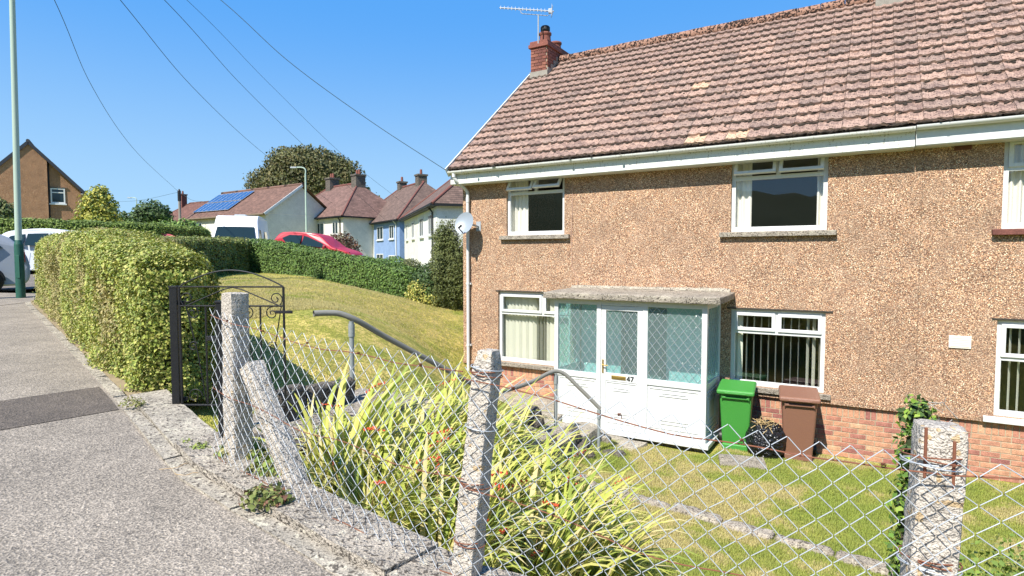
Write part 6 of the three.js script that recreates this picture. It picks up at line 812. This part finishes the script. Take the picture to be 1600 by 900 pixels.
// ---------------------------------------------------------------- lamp posts, poles, wires
M.lampGreen = std({ color: lin(0.05, 0.26, 0.22), roughness: 0.5, map: M.slab.map }); M.lampPale = std({ color: lin(0.40, 0.50, 0.42), roughness: 0.5 });
{
  const p = at(33, 470, 13), g = base('lamp_post', [p.x, paveY(p.x, 13), p.z]); tag(g, 'green-based street lamp post at the left, in front of the silver-blue car', 'lamp post', 'street lamp posts'); const lean = 0.008;
  const hC = at(29, 382, 13).y - paveY(p.x, 13);
  mesh('lower_post', merge([rod(V(0, 0, 0), V(0, hC, 0), 0.088, 16, 0.085), rod(V(0, hC, 0), V(0, hC + 0.1, 0), 0.085, 16, 0.062)]), M.lampGreen, g); mesh('upper_post', rod(V(0, hC + 0.09, 0), V(0.10, 7.6, 0), 0.063, 16, 0.05), M.lampPale, g);
  mesh('bracket_arm', tube([V(0.1, 7.5, 0), V(0.12, 7.9, 0), V(-0.1, 8.15, 0.3), V(-0.5, 8.2, 0.9)], 0.035, 8), M.lampPale, g); mesh('lantern', rb(0.22, 0.14, 0.6, 0.05, -0.6, 8.2, 1.1), M.grey, g); mesh('access_door', rb(0.1, 0.5, 0.02, 0.004, 0.02, 0.7, 0.083), M.lampGreen, g);
  for (const [px, py, Z, h, lab, dir] of [[477, 262, 46, 0, 'pale street lamp with a curved arm in front of the beech', -1], [213, 309, 78, 0, 'distant street lamp left of the telegraph pole', -1], [397, 303, 70, 0, 'thin distant lamp post above the camper van', -1]]) { const t = at(px, py, Z), gy = farY(t.x, Z), s = base('lamp_post', [t.x, gy, t.z]); tag(s, lab, 'lamp post', 'street lamp posts'); const H = t.y - gy; mesh('post', rod(V(0, 0, 0), V(0, H - 0.5, 0), 0.085, 10, 0.06), M.lampPale, s); mesh('bracket_arm', tube([V(0, H - 0.6, 0), V(0, H - 0.15, 0), V(-0.2, H, 0), V(-0.75, H + 0.02, 0)], 0.05, 8), M.lampPale, s); mesh('lantern', rb(0.5, 0.12, 0.22, 0.04, -0.9, H, 0), M.grey, s); }
  const tp = at(280, 300, 60), ty = farY(tp.x, 60), tg = base('telegraph_pole', [tp.x, ty, tp.z]); tag(tg, 'wooden telegraph pole with a dark cap where wires meet', 'telegraph pole'); mesh('pole', rod(V(0, 0, 0), V(0, tp.y - ty, 0), 0.15, 12, 0.11), std({ color: lin(0.26, 0.23, 0.2) }), tg); mesh('cable_head', merge([rod(V(0, tp.y - ty - 0.9, 0), V(0, tp.y - ty + 0.1, 0), 0.16, 12), rod(V(0, tp.y - ty + 0.1, 0), V(0, tp.y - ty + 0.3, 0), 0.14, 12, 0.05)]), M.iron, tg);
  const P0 = at(-78, -322, 12.5), py0 = paveY(P0.x, 12.5), ng = base('telegraph_pole', [P0.x, 2.1, P0.z]); tag(ng, 'tall telegraph pole by the pavement from which all the overhead wires fan out', 'telegraph pole'); mesh('pole', rod(V(0, -0.3, 0), V(0, P0.y - 2.1 + 0.2, 0), 0.14, 12, 0.1), M.wood, ng); mesh('cable_head', rod(V(0, P0.y - 2.3, 0), V(0, P0.y - 2.0, 0), 0.16, 10), M.iron, ng);
  const cable = std({ color: lin(0.03, 0.06, 0.07), roughness: 0.7 });
  const line = (label, pts, r) => { const m = mesh('overhead_wire', tube([P0, ...pts.map(q => q.isVector3 ? q : at(...q))], r, 5, 60), cable); tag(m, label, 'wire', 'overhead wires'); };
  line('overhead wire sagging down to the far telegraph pole', [[85, 0, 19], [140, 128, 26], [205, 228, 38], tp.clone().add(V(0, 0, 0.1))], 0.011);
  line('overhead wire second from the left, dropping to the beech', [[188, 0, 20], [300, 135, 29], [425, 250, 46], [520, 318, 57]], 0.012);
  line('overhead wire third from the left, running down to the blue pair', [[257, 0, 20], [375, 130, 29], [480, 232, 42], [600, 342, 53.6]], 0.011);
  line('faint overhead wire fourth from the left, running to the nearest white pair', [[292, 0, 19], [420, 130, 26], [545, 250, 34], [650, 332, 41]], 0.007);
  line('overhead wire running to the eaves corner of number 47', [[345, 0, 12.7], [450, 95, 12.8], [580, 190, 12.9], hw(-0.14, 4.98, 0.3)], 0.007);
  const w2 = (a, b, lab) => { const m = mesh('overhead_wire', tube([a, a.clone().lerp(b, 0.5).add(V(0, -0.35, 0)), b], 0.014, 5, 24), cable); tag(m, lab, 'wire', 'overhead wires'); };
  w2(tp, at(170, 315, 80), 'slack wire from the far telegraph pole towards the left'); w2(tp, at(322, 315, 57), 'short wire from the far telegraph pole to the solar panel house');
}
renderer.render(scene, camera);
